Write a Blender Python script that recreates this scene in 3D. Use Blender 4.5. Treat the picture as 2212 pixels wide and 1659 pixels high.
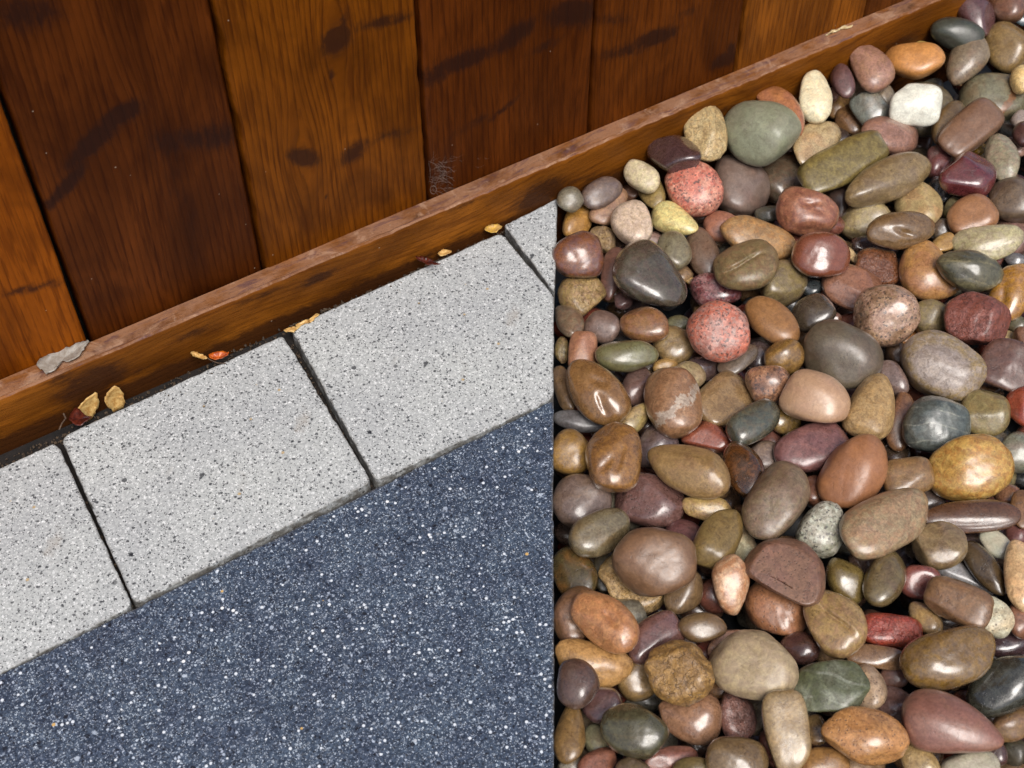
import bpy, bmesh, math, random
import numpy as np
from mathutils import Vector, Matrix
random.seed(7); RNG = np.random.default_rng(11)
scene = bpy.context.scene
for o in list(bpy.data.objects): bpy.data.objects.remove(o)

# ------------------------------------------------------------------ camera
F, PITCH, ROLL, HEAD, CAMH = 2900.0, math.radians(49.6), math.radians(-0.1), math.radians(32.5), 0.8
PCX, PCY = 1106.0, 829.5            # measuring grid 2212 x 1659
fw = np.array([math.sin(HEAD)*math.cos(PITCH), math.cos(HEAD)*math.cos(PITCH), -math.sin(PITCH)])
r0 = np.cross(fw, [0, 0, 1]); r0 /= np.linalg.norm(r0)
u0 = np.cross(r0, fw)
rt = math.cos(ROLL)*r0 + math.sin(ROLL)*u0
up = -math.sin(ROLL)*r0 + math.cos(ROLL)*u0
CAM = np.array([0.0, 0.0, CAMH])
cd = bpy.data.cameras.new('camera'); cam = bpy.data.objects.new('camera', cd)
scene.collection.objects.link(cam); scene.camera = cam
cd.sensor_fit = 'HORIZONTAL'; cd.sensor_width = 36.0; cd.lens = F/2212.0*36.0
cd.clip_start = 0.01; cd.clip_end = 200.0
m = Matrix(((rt[0], up[0], -fw[0], 0), (rt[1], up[1], -fw[1], 0), (rt[2], up[2], -fw[2], CAMH), (0, 0, 0, 1)))
cam.matrix_world = m
cd.dof.use_dof = True; cd.dof.aperture_fstop = 13.0
scene.render.resolution_x = 1024; scene.render.resolution_y = 768

# ------------------------------------------------------------------ sky and sun (soft, overcast, open side away from the wall)
SUN_EL, SUN_AZ = math.radians(58), math.radians(194)      # azimuth measured from +Y clockwise
w = bpy.data.worlds.new('World'); scene.world = w; w.use_nodes = True
nt = w.node_tree; nt.nodes.clear()
sky = nt.nodes.new('ShaderNodeTexSky'); sky.sky_type = 'NISHITA'; sky.sun_disc = False
sky.sun_elevation = SUN_EL; sky.sun_rotation = SUN_AZ; sky.air_density = 1.0; sky.dust_density = 4.0; sky.ozone_density = 1.0
bg = nt.nodes.new('ShaderNodeBackground'); bg.inputs[1].default_value = 0.075
wo = nt.nodes.new('ShaderNodeOutputWorld')
nt.links.new(sky.outputs[0], bg.inputs[0]); nt.links.new(bg.outputs[0], wo.inputs[0])
sl = bpy.data.lights.new('sun', 'SUN'); sl.energy = 1.5; sl.angle = math.radians(32); sl.color = (1.0, 0.98, 0.96)
so = bpy.data.objects.new('sun', sl); scene.collection.objects.link(so)
sd = Vector((math.sin(SUN_AZ)*math.cos(SUN_EL), math.cos(SUN_AZ)*math.cos(SUN_EL), math.sin(SUN_EL)))
so.rotation_euler = sd.to_track_quat('Z', 'Y').to_euler(); so.location = (0, -1, 2)
scene.view_settings.view_transform = 'Standard'; scene.view_settings.look = 'None'
scene.view_settings.gamma = 1.0; scene.view_settings.use_curve_mapping = False
scene.view_settings.exposure = 0.90

# ------------------------------------------------------------------ measuring helpers
def ray(x, y): return ((x-PCX)*rt - (y-PCY)*up)/F + fw
def atz(x, y, z=0.0):
    d = ray(x, y); return CAM + d*((z-CAMH)/d[2])
def aty(x, y, Y):
    d = ray(x, y); return CAM + d*(Y/d[1])
_p = atz(1650, 900); cd.dof.focus_distance = float((_p-CAM)@fw)
def s2l(c): return tuple((v/12.92 if v <= 0.04045 else ((v+0.055)/1.055)**2.4) for v in c)
def hexl(h): return s2l(tuple(int(h[i:i+2], 16)/255 for i in (0, 2, 4)))

# ------------------------------------------------------------------ node helpers
def new_mat(name):
    mt = bpy.data.materials.new(name); mt.use_nodes = True
    t = mt.node_tree; t.nodes.clear()
    out = t.nodes.new('ShaderNodeOutputMaterial'); b = t.nodes.new('ShaderNodeBsdfPrincipled')
    t.links.new(b.outputs[0], out.inputs[0]); return mt, t, b
class N:
    def __init__(s, t): s.t = t
    def lk(s, a, b):
        if isinstance(a, (int, float)): b.default_value = a
        elif isinstance(a, (tuple, list)): b.default_value = a if len(a) == len(b.default_value) else tuple(a)+(1,)
        else: s.t.links.new(a, b)
    def math(s, op, a, b=0.0, c=0.0, clamp=False):
        n = s.t.nodes.new('ShaderNodeMath'); n.operation = op; n.use_clamp = clamp
        s.lk(a, n.inputs[0]); s.lk(b, n.inputs[1]); s.lk(c, n.inputs[2]); return n.outputs[0]
    def vm(s, op, a, b=(0, 0, 0)):
        n = s.t.nodes.new('ShaderNodeVectorMath'); n.operation = op
        s.lk(a, n.inputs[0])
        if isinstance(b, (int, float)): n.inputs['Scale'].default_value = b
        else: s.lk(b, n.inputs[1])
        return n.outputs['Value'] if op in ('LENGTH', 'DOT_PRODUCT', 'DISTANCE') else n.outputs[0]
    def scale(s, a, f):
        n = s.t.nodes.new('ShaderNodeVectorMath'); n.operation = 'SCALE'; s.lk(a, n.inputs[0]); s.lk(f, n.inputs['Scale']); return n.outputs[0]
    def mix(s, f, a, b, bt='MIX'):
        n = s.t.nodes.new('ShaderNodeMix'); n.data_type = 'RGBA'; n.blend_type = bt
        s.lk(f, n.inputs[0]); s.lk(a, n.inputs[6]); s.lk(b, n.inputs[7]); return n.outputs[2]
    def noise(s, v, sc, det=3, rough=.5, dist=0, dim='3D'):
        n = s.t.nodes.new('ShaderNodeTexNoise'); n.noise_dimensions = dim; s.lk(v, n.inputs['Vector'])
        n.inputs['Scale'].default_value = sc; n.inputs['Detail'].default_value = det
        n.inputs['Roughness'].default_value = rough; n.inputs['Distortion'].default_value = dist
        return n.outputs[0], n.outputs[1]
    def vor(s, v, sc, feat='F1', rnd=1.0):
        n = s.t.nodes.new('ShaderNodeTexVoronoi'); n.feature = feat; s.lk(v, n.inputs['Vector'])
        n.inputs['Scale'].default_value = sc; n.inputs['Randomness'].default_value = rnd; return n
    def step(s, x, lo, hi, a=0.0, b=1.0):
        n = s.t.nodes.new('ShaderNodeMapRange'); n.interpolation_type = 'SMOOTHSTEP'
        s.lk(x, n.inputs[0]); n.inputs[1].default_value = lo; n.inputs[2].default_value = hi
        n.inputs[3].default_value = a; n.inputs[4].default_value = b; return n.outputs[0]
    def lin(s, x, lo, hi, a, b):
        n = s.t.nodes.new('ShaderNodeMapRange'); s.lk(x, n.inputs[0]); n.inputs[1].default_value = lo; n.inputs[2].default_value = hi
        n.inputs[3].default_value = a; n.inputs[4].default_value = b; return n.outputs[0]
    def attr(s, name, typ='GEOMETRY'):
        n = s.t.nodes.new('ShaderNodeAttribute'); n.attribute_type = typ; n.attribute_name = name; return n
    def bump(s, h, st, d, nrm=None):
        n = s.t.nodes.new('ShaderNodeBump'); n.inputs['Strength'].default_value = st; n.inputs['Distance'].default_value = d
        s.lk(h, n.inputs['Height'])
        if nrm is not None: s.lk(nrm, n.inputs['Normal'])
        return n.outputs[0]
    def sep(s, v):
        n = s.t.nodes.new('ShaderNodeSeparateXYZ'); s.lk(v, n.inputs[0]); return n.outputs
    def comb(s, x, y, z):
        n = s.t.nodes.new('ShaderNodeCombineXYZ'); s.lk(x, n.inputs[0]); s.lk(y, n.inputs[1]); s.lk(z, n.inputs[2]); return n.outputs[0]

# ------------------------------------------------------------------ materials
def pebble_mat(kind):
    mt, t, b = new_mat('pebble_'+kind); n = N(t)
    tc = t.nodes.new('ShaderNodeTexCoord'); oi = t.nodes.new('ShaderNodeObjectInfo')
    can = n.attr('can').outputs['Vector']
    off = n.math('MULTIPLY', oi.outputs['Random'], 3.0)
    v = n.vm('ADD', tc.outputs['Object'], n.comb(off, n.math('MULTIPLY', off, 1.7), n.math('MULTIPLY', off, .6)))
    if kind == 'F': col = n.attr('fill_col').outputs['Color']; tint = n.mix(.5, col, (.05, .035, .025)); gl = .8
    else:
        col = oi.outputs['Color']; tint = n.attr('tint', 'OBJECT').outputs['Color']; gl = n.attr('gloss', 'OBJECT').outputs['Fac']
    big, _ = n.noise(v, 55, 3, .55, .6)
    mid, _ = n.noise(v, 190, 4, .6, .4)
    fine, _ = n.noise(v, 1100, 2, .6)
    c = n.mix(n.math('MULTIPLY', n.step(big, .40, .68), .6 if kind in 'PSGF' else .3), col, tint)
    h = n.math('ADD', fine, n.math('MULTIPLY', n.noise(v, 420, 3, .65)[0], 2.2)); bst, bd = .40, .00018
    if kind in ('M', 'R', 'L', 'D', 'W'):
        c = n.mix(n.math('MULTIPLY', n.step(mid, .44, .60), .55), c, tint)
        l2, _ = n.noise(n.vm('ADD', v, (3, 1, 2)), 320, 3, .6, .8)
        c = n.mix(n.math('MULTIPLY', n.step(l2, .55, .7), .38), c, n.mix(1, c, (1.55, 1.5, 1.4), 'MULTIPLY'))
    if kind == 'G':
        v = n.vm('ADD', v, n.scale(n.noise(v, 500, 2)[1], .0022)); vo = n.vor(v, 430); cr = n.sep(vo.outputs['Color'])
        c = n.mix(n.math('MULTIPLY', n.step(cr[0], .45, .9), .55), c, n.mix(1, c, (1.5, 1.7, 1.75), 'MULTIPLY'))
        c = n.mix(n.math('MULTIPLY', n.step(cr[1], .70, .78), .6), c, tint)
        vo2 = n.vor(v, 620); c2 = n.sep(vo2.outputs['Color'])
        c = n.mix(n.math('MULTIPLY', n.step(c2[0], .86, .90), .8), c, (.035, .03, .03))
        h = n.math('ADD', fine, n.math('MULTIPLY', cr[2], .6)); bst = .35
    if kind == 'S':
        vo2 = n.vor(v, 520); c2 = n.sep(vo2.outputs['Color'])
        sp = n.math('MULTIPLY', n.step(vo2.outputs['Distance'], .38, .2), n.step(c2[0], .62, .68))
        c = n.mix(n.math('MULTIPLY', sp, .75), c, (.06, .035, .02))
        c = n.mix(n.math('MULTIPLY', n.step(mid, .5, .7), .3), c, n.mix(1, c, (1.4, 1.4, 1.35), 'MULTIPLY'))
        h = n.math('SUBTRACT', fine, n.math('MULTIPLY', sp, 3.0)); bst = .5
    if kind == 'V':
        wv = t.nodes.new('ShaderNodeTexWave'); n.lk(v, wv.inputs[0]); wv.bands_direction = 'DIAGONAL'
        wv.inputs['Scale'].default_value = 28; wv.inputs['Distortion'].default_value = 7; wv.inputs['Detail'].default_value = 2; wv.inputs['Detail Scale'].default_value = .6
        c = n.mix(n.math('MULTIPLY', n.step(wv.outputs['Fac'], .955, .995), n.step(big, .38, .55, .1, .75)), c, n.mix(.5, c, tint))
        c = n.mix(n.math('MULTIPLY', n.step(mid, .48, .62), .6), c, n.mix(1, c, (.6, .6, .58), 'MULTIPLY'))
    if kind == 'B':
        cx = n.math('ADD', n.sep(can)[0], n.math('MULTIPLY', n.math('SUBTRACT', big, .5), .5))
        mk = n.step(n.math('ABSOLUTE', n.math('SUBTRACT', cx, .42)), .13, .08)
        c = n.mix(n.math('MULTIPLY', mk, .85), c, tint)
        c = n.mix(n.math('MULTIPLY', n.step(mid, .5, .66), .3), c, n.mix(1, c, (.72, .72, .7), 'MULTIPLY'))
    if kind == 'D':
        cs = n.sep(can)
        rr = n.vm('LENGTH', n.comb(n.math('DIVIDE', cs[0], .74), n.math('DIVIDE', cs[1], .68), 0.0))
        rr = n.math('ADD', rr, n.math('MULTIPLY', n.math('SUBTRACT', big, .5), .35))
        c = n.mix(n.math('MULTIPLY', n.step(rr, 1.06, .80), .75), c, tint)  # pale oval: the face's own tone plus its sheen, painted into the colour
    if kind == 'W':
        cs = n.sep(can)
        yy = n.math('ADD', n.math('ADD', cs[0], n.math('MULTIPLY', cs[1], .28)), n.math('MULTIPLY', n.math('ADD', n.math('SUBTRACT', mid, .5), n.math('SUBTRACT', big, .5)), .7))
        mk = n.step(n.math('ABSOLUTE', n.math('ADD', yy, -.16)), .16, .05)
        c = n.mix(n.math('MULTIPLY', mk, .8), c, (.42, .36, .29)); h = n.math('ADD', fine, n.math('MULTIPLY', mk, 1.0))
    if kind in 'RL':
        ve = n.vor(n.vm('ADD', v, n.scale(n.noise(v, 120, 3)[1], .016)), 110 if kind == 'L' else 210, 'DISTANCE_TO_EDGE')
        ed = n.step(ve.outputs[0], .06, .0)
        c = n.mix(n.math('MULTIPLY', ed, n.step(l2, .45, .62, .0, .8 if kind == 'L' else .4)), c, (.05, .035, .025))
        h = n.math('ADD', n.math('MULTIPLY', mid, 2.2), n.math('SUBTRACT', fine, n.math('MULTIPLY', ed, 1.0))); bst, bd = .7, .0007
    fs, _ = n.noise(v, 620, 4, .75)
    c = n.mix(1, c, n.comb(n.lin(fs, .38, .62, .76, 1.23), n.lin(fs, .38, .62, .76, 1.23), n.lin(fs, .38, .62, .75, 1.23)), 'MULTIPLY')
    m2, _ = n.noise(n.vm('ADD', v, (1, 5, 2)), 130, 4, .6, 1.2)
    c = n.mix(n.step(m2, .47, .58, 0, .55), c, n.mix(1, c, (.62, .55, .5), 'MULTIPLY'))
    c = n.mix(n.step(m2, .46, .38, 0, .45), c, n.mix(1, c, (1.35, 1.3, 1.2), 'MULTIPLY'))
    ck = n.vor(n.vm('ADD', v, n.scale(n.noise(v, 70, 4, .7)[1], .030)), 42, 'DISTANCE_TO_EDGE')
    ckm = n.math('MULTIPLY', n.step(ck.outputs[0], .030, .006), n.step(m2, .50, .56))
    c = n.mix(n.math('MULTIPLY', ckm, .38), c, n.mix(1, c, (.3, .25, .2), 'MULTIPLY')); h = n.math('SUBTRACT', h, n.math('MULTIPLY', ckm, 1.4))
    if kind not in ('S', 'G'):
        pv = n.vor(v, 380); pc = n.sep(pv.outputs['Color'])
        pit = n.math('MULTIPLY', n.step(pv.outputs['Distance'], .22, .1), n.step(pc[0], .80, .84))
        c = n.mix(n.math('MULTIPLY', pit, .5), c, (.05, .035, .025)); h = n.math('SUBTRACT', h, pit)
    if kind != 'F': c = n.mix(n.attr('calm', 'OBJECT').outputs['Fac'], c, col)
    n.lk(c, b.inputs['Base Color'])
    rg = n.math('SUBTRACT', .56, n.math('MULTIPLY', gl, .30))
    rg = n.math('ADD', rg, n.math('ADD', n.math('MULTIPLY', n.math('SUBTRACT', mid, .5), .45), n.math('MULTIPLY', n.math('SUBTRACT', fs, .5), .35)), clamp=True)
    n.lk(rg, b.inputs['Roughness']); b.inputs['Specular IOR Level'].default_value = .5
    n.lk(n.lin(gl, .3, .95, .12, 1.0), b.inputs['Coat Weight']); n.lk(n.lin(gl, .4, 1.0, .30, .13), b.inputs['Coat Roughness'])
    n.lk(n.bump(h, bst, bd), b.inputs['Normal'])
    return mt

def granite_mat(name, base, alt, light, dark, p_dark, p_light, scale, rough):
    mt, t, b = new_mat(name); n = N(t)
    tc = t.nodes.new('ShaderNodeTexCoord'); v = tc.outputs['Object']
    big, _ = n.noise(v, 9, 4, .55)
    mid, _ = n.noise(v, 420, 3, .75)
    c = n.mix(n.step(mid, .40, .62), base, alt)
    c = n.mix(1, c, n.comb(n.lin(big, .3, .7, .88, 1.1), n.lin(big, .3, .7, .88, 1.1), n.lin(big, .3, .7, .90, 1.08)), 'MULTIPLY')
    hh = mid
    for sc, pl, pd, seed in ((scale, p_light, p_dark, 0.0), (scale*1.9, p_light*1.3, p_dark*1.2, 7.3), (scale*.55, p_light*.10, p_dark*.16, 3.1), (scale*2.7, p_light*1.2, p_dark*.9, 5.7)):
        dv = n.vm('ADD', n.vm('ADD', v, (seed, seed*.4, 0)), n.scale(n.noise(v, 900, 1)[1], .0016))
        vo = n.vor(dv, sc); cc = n.sep(vo.outputs['Color'])
        blob = n.step(vo.outputs['Distance'], .47, .33)
        if pl: c = n.mix(n.math('MULTIPLY', n.math('MULTIPLY', blob, n.step(cc[0], 1-pl, 1-pl+.03)), n.lin(cc[2], 0, 1, .35, 1.0)), c, light)
        if pd: c = n.mix(n.math('MULTIPLY', n.math('MULTIPLY', blob, n.step(cc[1], 1-pd, 1-pd+.02)), n.lin(cc[2], 0, 1, .75, 1.0)), c, dark)
    if name == 'pale_granite':
        st, _ = n.noise(v, 22, 3, .6, .5)
        c = n.mix(n.math('MULTIPLY', n.step(st, .62, .80), .35), c, (.32, .24, .15))
        yv = n.vor(v, 160); yc = n.sep(yv.outputs['Color'])
        c = n.mix(n.math('MULTIPLY', n.math('MULTIPLY', n.step(yv.outputs['Distance'], .25, .15), n.step(yc[0], .985, .99)), .7), c, (.45, .30, .10))
    else:
        l3, _ = n.noise(v, 34, 3, .6); c = n.mix(1, c, n.comb(n.lin(l3, .35, .65, .80, 1.18), n.lin(l3, .35, .65, .80, 1.18), n.lin(l3, .35, .65, .84, 1.14)), 'MULTIPLY')
        yw_ = n.vor(n.vm('ADD', v, (2, 2, 2)), 300); yx = n.sep(yw_.outputs['Color']); c = n.mix(n.math('MULTIPLY', n.step(yw_.outputs['Distance'], .38, .28), n.step(yx[0], .93, .935)), c, (.62, .66, .70))
        yv = n.vor(v, 180); yc = n.sep(yv.outputs['Color'])
        c = n.mix(n.math('MULTIPLY', n.step(yv.outputs['Distance'], .25, .18), n.step(yc[0], .975, .98)), c, n.mix(n.step(yc[1], .8, .82), (.75, .76, .76), (.55, .35, .12)))
    # dirt caught along the worn rim
    ed = n.attr('rim').outputs['Fac']; en, _ = n.noise(v, 130, 3, .6)
    c = n.mix(n.math('MULTIPLY', n.math('MULTIPLY', ed, n.step(en, .30, .6)), .8), c, (.09, .08, .065))
    n.lk(c, b.inputs['Base Color']); b.inputs['Roughness'].default_value = rough
    n.lk(n.bump(hh, .35, .0004), b.inputs['Normal']); return mt

def wood_mat(name, rough=.42, top=False):
    mt, t, b = new_mat(name); n = N(t)
    oi = t.nodes.new('ShaderNodeObjectInfo')
    g = n.attr('grain').outputs['Fac']; al = n.attr('along').outputs['Fac']; st = n.attr('stain').outputs['Fac']
    contrast = n.attr('ribs', 'OBJECT').outputs['Fac']
    base = oi.outputs['Color']; off = n.math('MULTIPLY', oi.outputs['Random'], 9.0)
    v = n.comb(n.math('MULTIPLY', g, 1.0), n.math('MULTIPLY', al, .09), off)
    wob, _ = n.noise(n.comb(n.math('MULTIPLY', g, 1.0), n.math('MULTIPLY', al, .25), off), 14, 2, .5)
    gg = n.math('ADD', g, n.math('MULTIPLY', wob, .010))
    ph = n.math('FRACT', n.math('MULTIPLY', gg, 1/.0052))
    rib = n.math('POWER', ph, 3.5)                                   # slow rise, sharp fall: late wood line
    rib = n.math('MULTIPLY', rib, n.step(ph, 1.0, .93))
    irr, _ = n.noise(v, 260, 3, .6)
    fib, _ = n.noise(n.comb(g, n.math('MULTIPLY', al, .04), off), 800, 4, .75)
    blot, _ = n.noise(n.comb(g, n.math('MULTIPLY', al, .45), off), 17, 4, .6, .8)
    c = n.mix(1, base, n.comb(n.lin(blot, .3, .7, .45, 1.45), n.lin(blot, .3, .7, .42, 1.48), n.lin(blot, .3, .7, .42, 1.5)), 'MULTIPLY')
    line = n.math('MULTIPLY', rib, contrast)
    c = n.mix(n.math('MULTIPLY', line, n.lin(irr, .35, .6, .22, .72)), c, n.mix(1, base, (.20, .16, .18), 'MULTIPLY'))
    c = n.mix(n.math('MULTIPLY', n.step(irr, .48, .64), .55), c, n.mix(1, base, (.45, .38, .35), 'MULTIPLY'))
    c = n.mix(n.math('MULTIPLY', n.step(fib, .52, .72), .32), c, n.mix(1, c, (1.7, 1.6, 1.5), 'MULTIPLY'))
    c = n.mix(n.math('MULTIPLY', n.step(fib, .45, .28), .5), c, n.mix(1, c, (.5, .45, .42), 'MULTIPLY'))
    sn, _ = n.noise(n.comb(g, n.math('MULTIPLY', al, .5), 0.0), 90, 4, .65, 1.0)
    sn2, _ = n.noise(n.comb(g, n.math('MULTIPLY', al, .35), 4.0), 320, 4, .7)
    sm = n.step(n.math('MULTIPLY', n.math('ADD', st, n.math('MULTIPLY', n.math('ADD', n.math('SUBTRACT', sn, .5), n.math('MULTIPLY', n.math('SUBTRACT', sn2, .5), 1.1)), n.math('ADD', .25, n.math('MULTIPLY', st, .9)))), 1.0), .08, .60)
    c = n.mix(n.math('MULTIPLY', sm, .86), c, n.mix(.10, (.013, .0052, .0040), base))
    if top:
        dn, _ = n.noise(n.comb(g, n.math('MULTIPLY', al, .6), off), 45, 4, .7)
        c = n.mix(n.step(dn, .32, .62, .15, .85), c, (.27, .138, .078))
        d2, _ = n.noise(n.comb(g, n.math('MULTIPLY', al, .22), 8.0), 120, 4, .7, .8)
        c = n.mix(n.step(d2, .50, .66, 0, .7), c, (.085, .042, .048))
        d3, _ = n.noise(n.comb(g, al, 9.0), 35, 4, .7, .6)
        c = n.mix(n.step(d3, .52, .66, 0, .6), c, (.38, .23, .145))
        pn, _ = n.noise(n.comb(g, al, 3.0), 500, 3, .7)
        c = n.mix(n.math('MULTIPLY', n.step(pn, .55, .7), .45), c, (.055, .03, .028))
    # small pale scuffs and dust specks
    vo = n.vor(n.comb(g, al, 1.0), 130); cc = n.sep(vo.outputs['Color'])
    sc = n.math('MULTIPLY', n.step(vo.outputs['Distance'], .10, .04), n.step(cc[0], .965, .97))
    c = n.mix(n.math('MULTIPLY', sc, .6), c, (.42, .33, .24))
    n.lk(c, b.inputs['Base Color'])
    n.lk(n.math('ADD', rough, n.math('MULTIPLY', n.math('SUBTRACT', irr, .5), .3)), b.inputs['Roughness'])
    b.inputs['Specular IOR Level'].default_value = .07
    h = n.math('ADD', n.math('MULTIPLY', line, -1.2), n.math('ADD', n.math('MULTIPLY', fib, .7), n.math('MULTIPLY', sm, .5)))
    n.lk(n.bump(h, .6, .0005), b.inputs['Normal']); return mt

def soil_mat(name, c1, c2, rough=.8, sc=60):
    mt, t, b = new_mat(name); n = N(t)
    tc = t.nodes.new('ShaderNodeTexCoord'); a, _ = n.noise(tc.outputs['Object'], sc, 6, .65)
    n.lk(n.mix(n.step(a, .35, .65), c1, c2), b.inputs['Base Color']); b.inputs['Roughness'].default_value = rough
    n.lk(n.bump(a, .6, .003), b.inputs['Normal']); return mt

def leaf_mat(name, c1, c2, rough=.45):
    mt, t, b = new_mat(name); n = N(t)
    tc = t.nodes.new('ShaderNodeTexCoord'); a, _ = n.noise(tc.outputs['Object'], 260, 4, .65)
    n.lk(n.mix(n.step(a, .35, .65), c1, c2), b.inputs['Base Color']); b.inputs['Roughness'].default_value = rough
    n.lk(n.bump(a, .4, .0005), b.inputs['Normal']); return mt

# ------------------------------------------------------------------ object helpers
def link(o, parent=None):
    scene.collection.objects.link(o)
    if parent is not None: o.parent = parent
    return o
def mesh_obj(name, verts, faces, mats, parent=None, smooth=True, fmats=None, loc=(0, 0, 0)):
    me = bpy.data.meshes.new(name); me.from_pydata([tuple(map(float, v)) for v in verts], [], [tuple(map(int, f)) for f in faces])
    for mm in (mats if isinstance(mats, (list, tuple)) else [mats]): me.materials.append(mm)
    if fmats is not None: me.polygons.foreach_set('material_index', fmats)
    me.polygons.foreach_set('use_smooth', [smooth]*len(me.polygons)); me.update()
    o = bpy.data.objects.new(name, me); o.location = loc; return link(o, parent)
def fattr(o, name, vals, typ='FLOAT'):
    a = o.data.attributes.new(name, typ, 'POINT')
    a.data.foreach_set('value' if typ == 'FLOAT' else ('color' if 'COLOR' in typ else 'vector'), np.asarray(vals, dtype=np.float32).ravel())
def tag(o, label, cat, group=None):
    o['label'] = label; o['category'] = cat
    if group: o['group'] = group
    return o
def vnoise(p, f, seed, octs=3):
    """cheap smooth noise at points p (N,3): sum of random sines"""
    r = np.random.default_rng(seed); out = np.zeros(len(p)); a = 1.0
    for o in range(octs):
        for _ in range(4):
            k = r.normal(size=3)*f; out += a*np.sin(p@k + r.uniform(0, 6.28))/4*1.4
        f *= 2.1; a *= .5
    return out

# ------------------------------------------------------------------ ground
ZW = 0.0419; YB = 0.7347; YW = 0.7535                      # batten top, batten face, wall face
M_soil = soil_mat('dark_soil', (.030, .024, .018), (.06, .047, .034))
M_liner = soil_mat('wet_liner', (.012, .014, .018), (.03, .032, .036), .35, 90)
g = mesh_obj('ground', [(-10, -10, -.125), (12, -10, -.125), (12, 12, -.125), (-10, 12, -.125)], [(0, 1, 2, 3)], M_soil); g['kind'] = 'structure'

# ------------------------------------------------------------------ paving
EDGE = [atz(1204, 428)[:2], atz(1197, 632)[:2], atz(1195, 862)[:2], atz(1197, 1659)[:2]]
ed = EDGE[3]-EDGE[2]; ed /= np.linalg.norm(ed); EDGE_FAR = EDGE[3]+ed*.75
def inset_poly(poly, d):
    n = len(poly); out = []
    area = sum(poly[k][0]*poly[(k+1) % n][1]-poly[(k+1) % n][0]*poly[k][1] for k in range(n)); sg = 1 if area > 0 else -1
    for k in range(n):
        a, b, c = poly[k-1], poly[k], poly[(k+1) % n]
        e1 = (b-a)/np.linalg.norm(b-a); e2 = (c-b)/np.linalg.norm(c-b)
        n1 = sg*np.array([-e1[1], e1[0]]); n2 = sg*np.array([-e2[1], e2[0]])
        mt = n1+n2; mt = mt/max(.25, mt@mt)*2; out.append(b+mt*d)
    return out
def rounded(poly, rad, counts=None, step=.003, wob=.0004, seed=0):
    n = len(poly); out = []
    for i in range(n):
        a, b, c = poly[i-1], poly[i], poly[(i+1) % n]
        u = (a-b)/np.linalg.norm(a-b); v = (c-b)/np.linalg.norm(c-b); r = min(rad, .3*np.linalg.norm(a-b), .3*np.linalg.norm(c-b))
        for s in np.linspace(0, 1, 6): out.append((1-s)**2*(b+u*r) + 2*s*(1-s)*b + s*s*(b+v*r))
    if counts is None: counts = [max(1, int(np.linalg.norm(out[(i+1) % len(out)]-out[i])/step)) for i in range(len(out))]
    res = []
    for i in range(len(out)):
        a, b = out[i], out[(i+1) % len(out)]
        for j in range(counts[i]): res.append(a+(b-a)*j/counts[i])
    return np.array(res), counts
def slab(name, poly, ztop, thick, mat, parent, rad=.004, bev=.0012, seed=0, wob=.0005):
    poly = [np.array(p[:2], float) for p in poly]
    if sum(poly[k-1][0]*poly[k][1]-poly[k][0]*poly[k-1][1] for k in range(len(poly))) < 0: poly = poly[::-1]
    base, cnt = rounded(poly, rad); k = len(base); p3 = np.c_[base, np.zeros(k)]
    wb = np.c_[vnoise(p3, 160, seed)+.7*vnoise(p3, 600, seed+1), vnoise(p3, 160, seed+2)+.7*vnoise(p3, 600, seed+3)]*wob*.7
    chip = np.clip(vnoise(p3, 260, seed+9)-1.15, 0, 1)*.0012
    cen = base.mean(0); V = []; rim = []
    for inset, z, rm in ((0, ztop-thick, 1), (0, ztop-bev, 1), (bev*.25, ztop-bev*.42, .9), (bev*.7, ztop-bev*.12, .6), (bev*1.5, ztop, .25), (bev*2.4, ztop, 0)):
        q, _ = rounded(inset_poly(poly, inset), rad, cnt); q = q+wb*(1-.3*inset/(bev*2.4))
        for i_, p in enumerate(q): V.append((p[0]-cen[0], p[1]-cen[1], z-(chip[i_] if rm < 1 and rm > 0 else 0))); rim.append(rm)
    Fc = []
    for L in range(5):
        for i in range(k):
            j = (i+1) % k; Fc.append((L*k+i, L*k+j, (L+1)*k+j, (L+1)*k+i))
    Fc.append(tuple(range(5*k, 6*k)))
    o = mesh_obj(name, V, Fc, mat, parent, smooth=False, loc=(cen[0], cen[1], 0)); fattr(o, 'rim', rim); return o
M_pale = granite_mat('pale_granite', (.325, .34, .335), (.46, .475, .465), (.74, .755, .74), (.010, .012, .018), .15, .16, 340, .6)
M_blue = granite_mat('blue_black_granite', (.021, .034, .058), (.062, .088, .132), (.43, .49, .57), (.007, .010, .018), .26, .24, 450, .42)
LEFTX = -.75
bed_poly = [(-.9, -.55), EDGE_FAR+np.array([-.006, 0]), EDGE[2]+np.array([-.006, 0]), EDGE[0]+np.array([-.006, -.002]), (-.9, .735)]
V = [(p[0], p[1], z) for z in (-.124, -.013) for p in bed_poly]; k = len(bed_poly)
paving = mesh_obj('pavement', V, [tuple(range(k, 2*k))]+[(i, (i+1) % k, k+(i+1) % k, k+i) for i in range(k)], soil_mat('bedding_mortar', (.005, .004, .003), (.014, .010, .008), .95), smooth=False)
paving['kind'] = 'structure'
def P(x, y): return atz(x, y)[:2]
pv1 = [P(130, 944), P(609, 725), P(622, 742), P(804, 1040), P(291, 1306)]
pv2 = [P(626, 708), P(1082, 502), P(1197, 639), P(1195, 861), P(812, 1039)]
pv3 = [P(1089, 487), P(1204, 428), P(1197.5, 632)]
l0, l1 = P(116, 957), P(287, 1308)
dx = np.array([-.205, -.003])
pv0 = [l0+dx, l0, P(129, 970), l1, l1+dx]
for i, (pp, sd) in enumerate(((pv0, 5), (pv1, 11), (pv2, 17), (pv3, 23))):
    s = slab('paving_stone', pp, 0.0, .05, M_pale, paving, seed=sd, rad=.007 if i < 3 else .003, bev=.0009)
    s.data.name = 'paving_stone'
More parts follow.
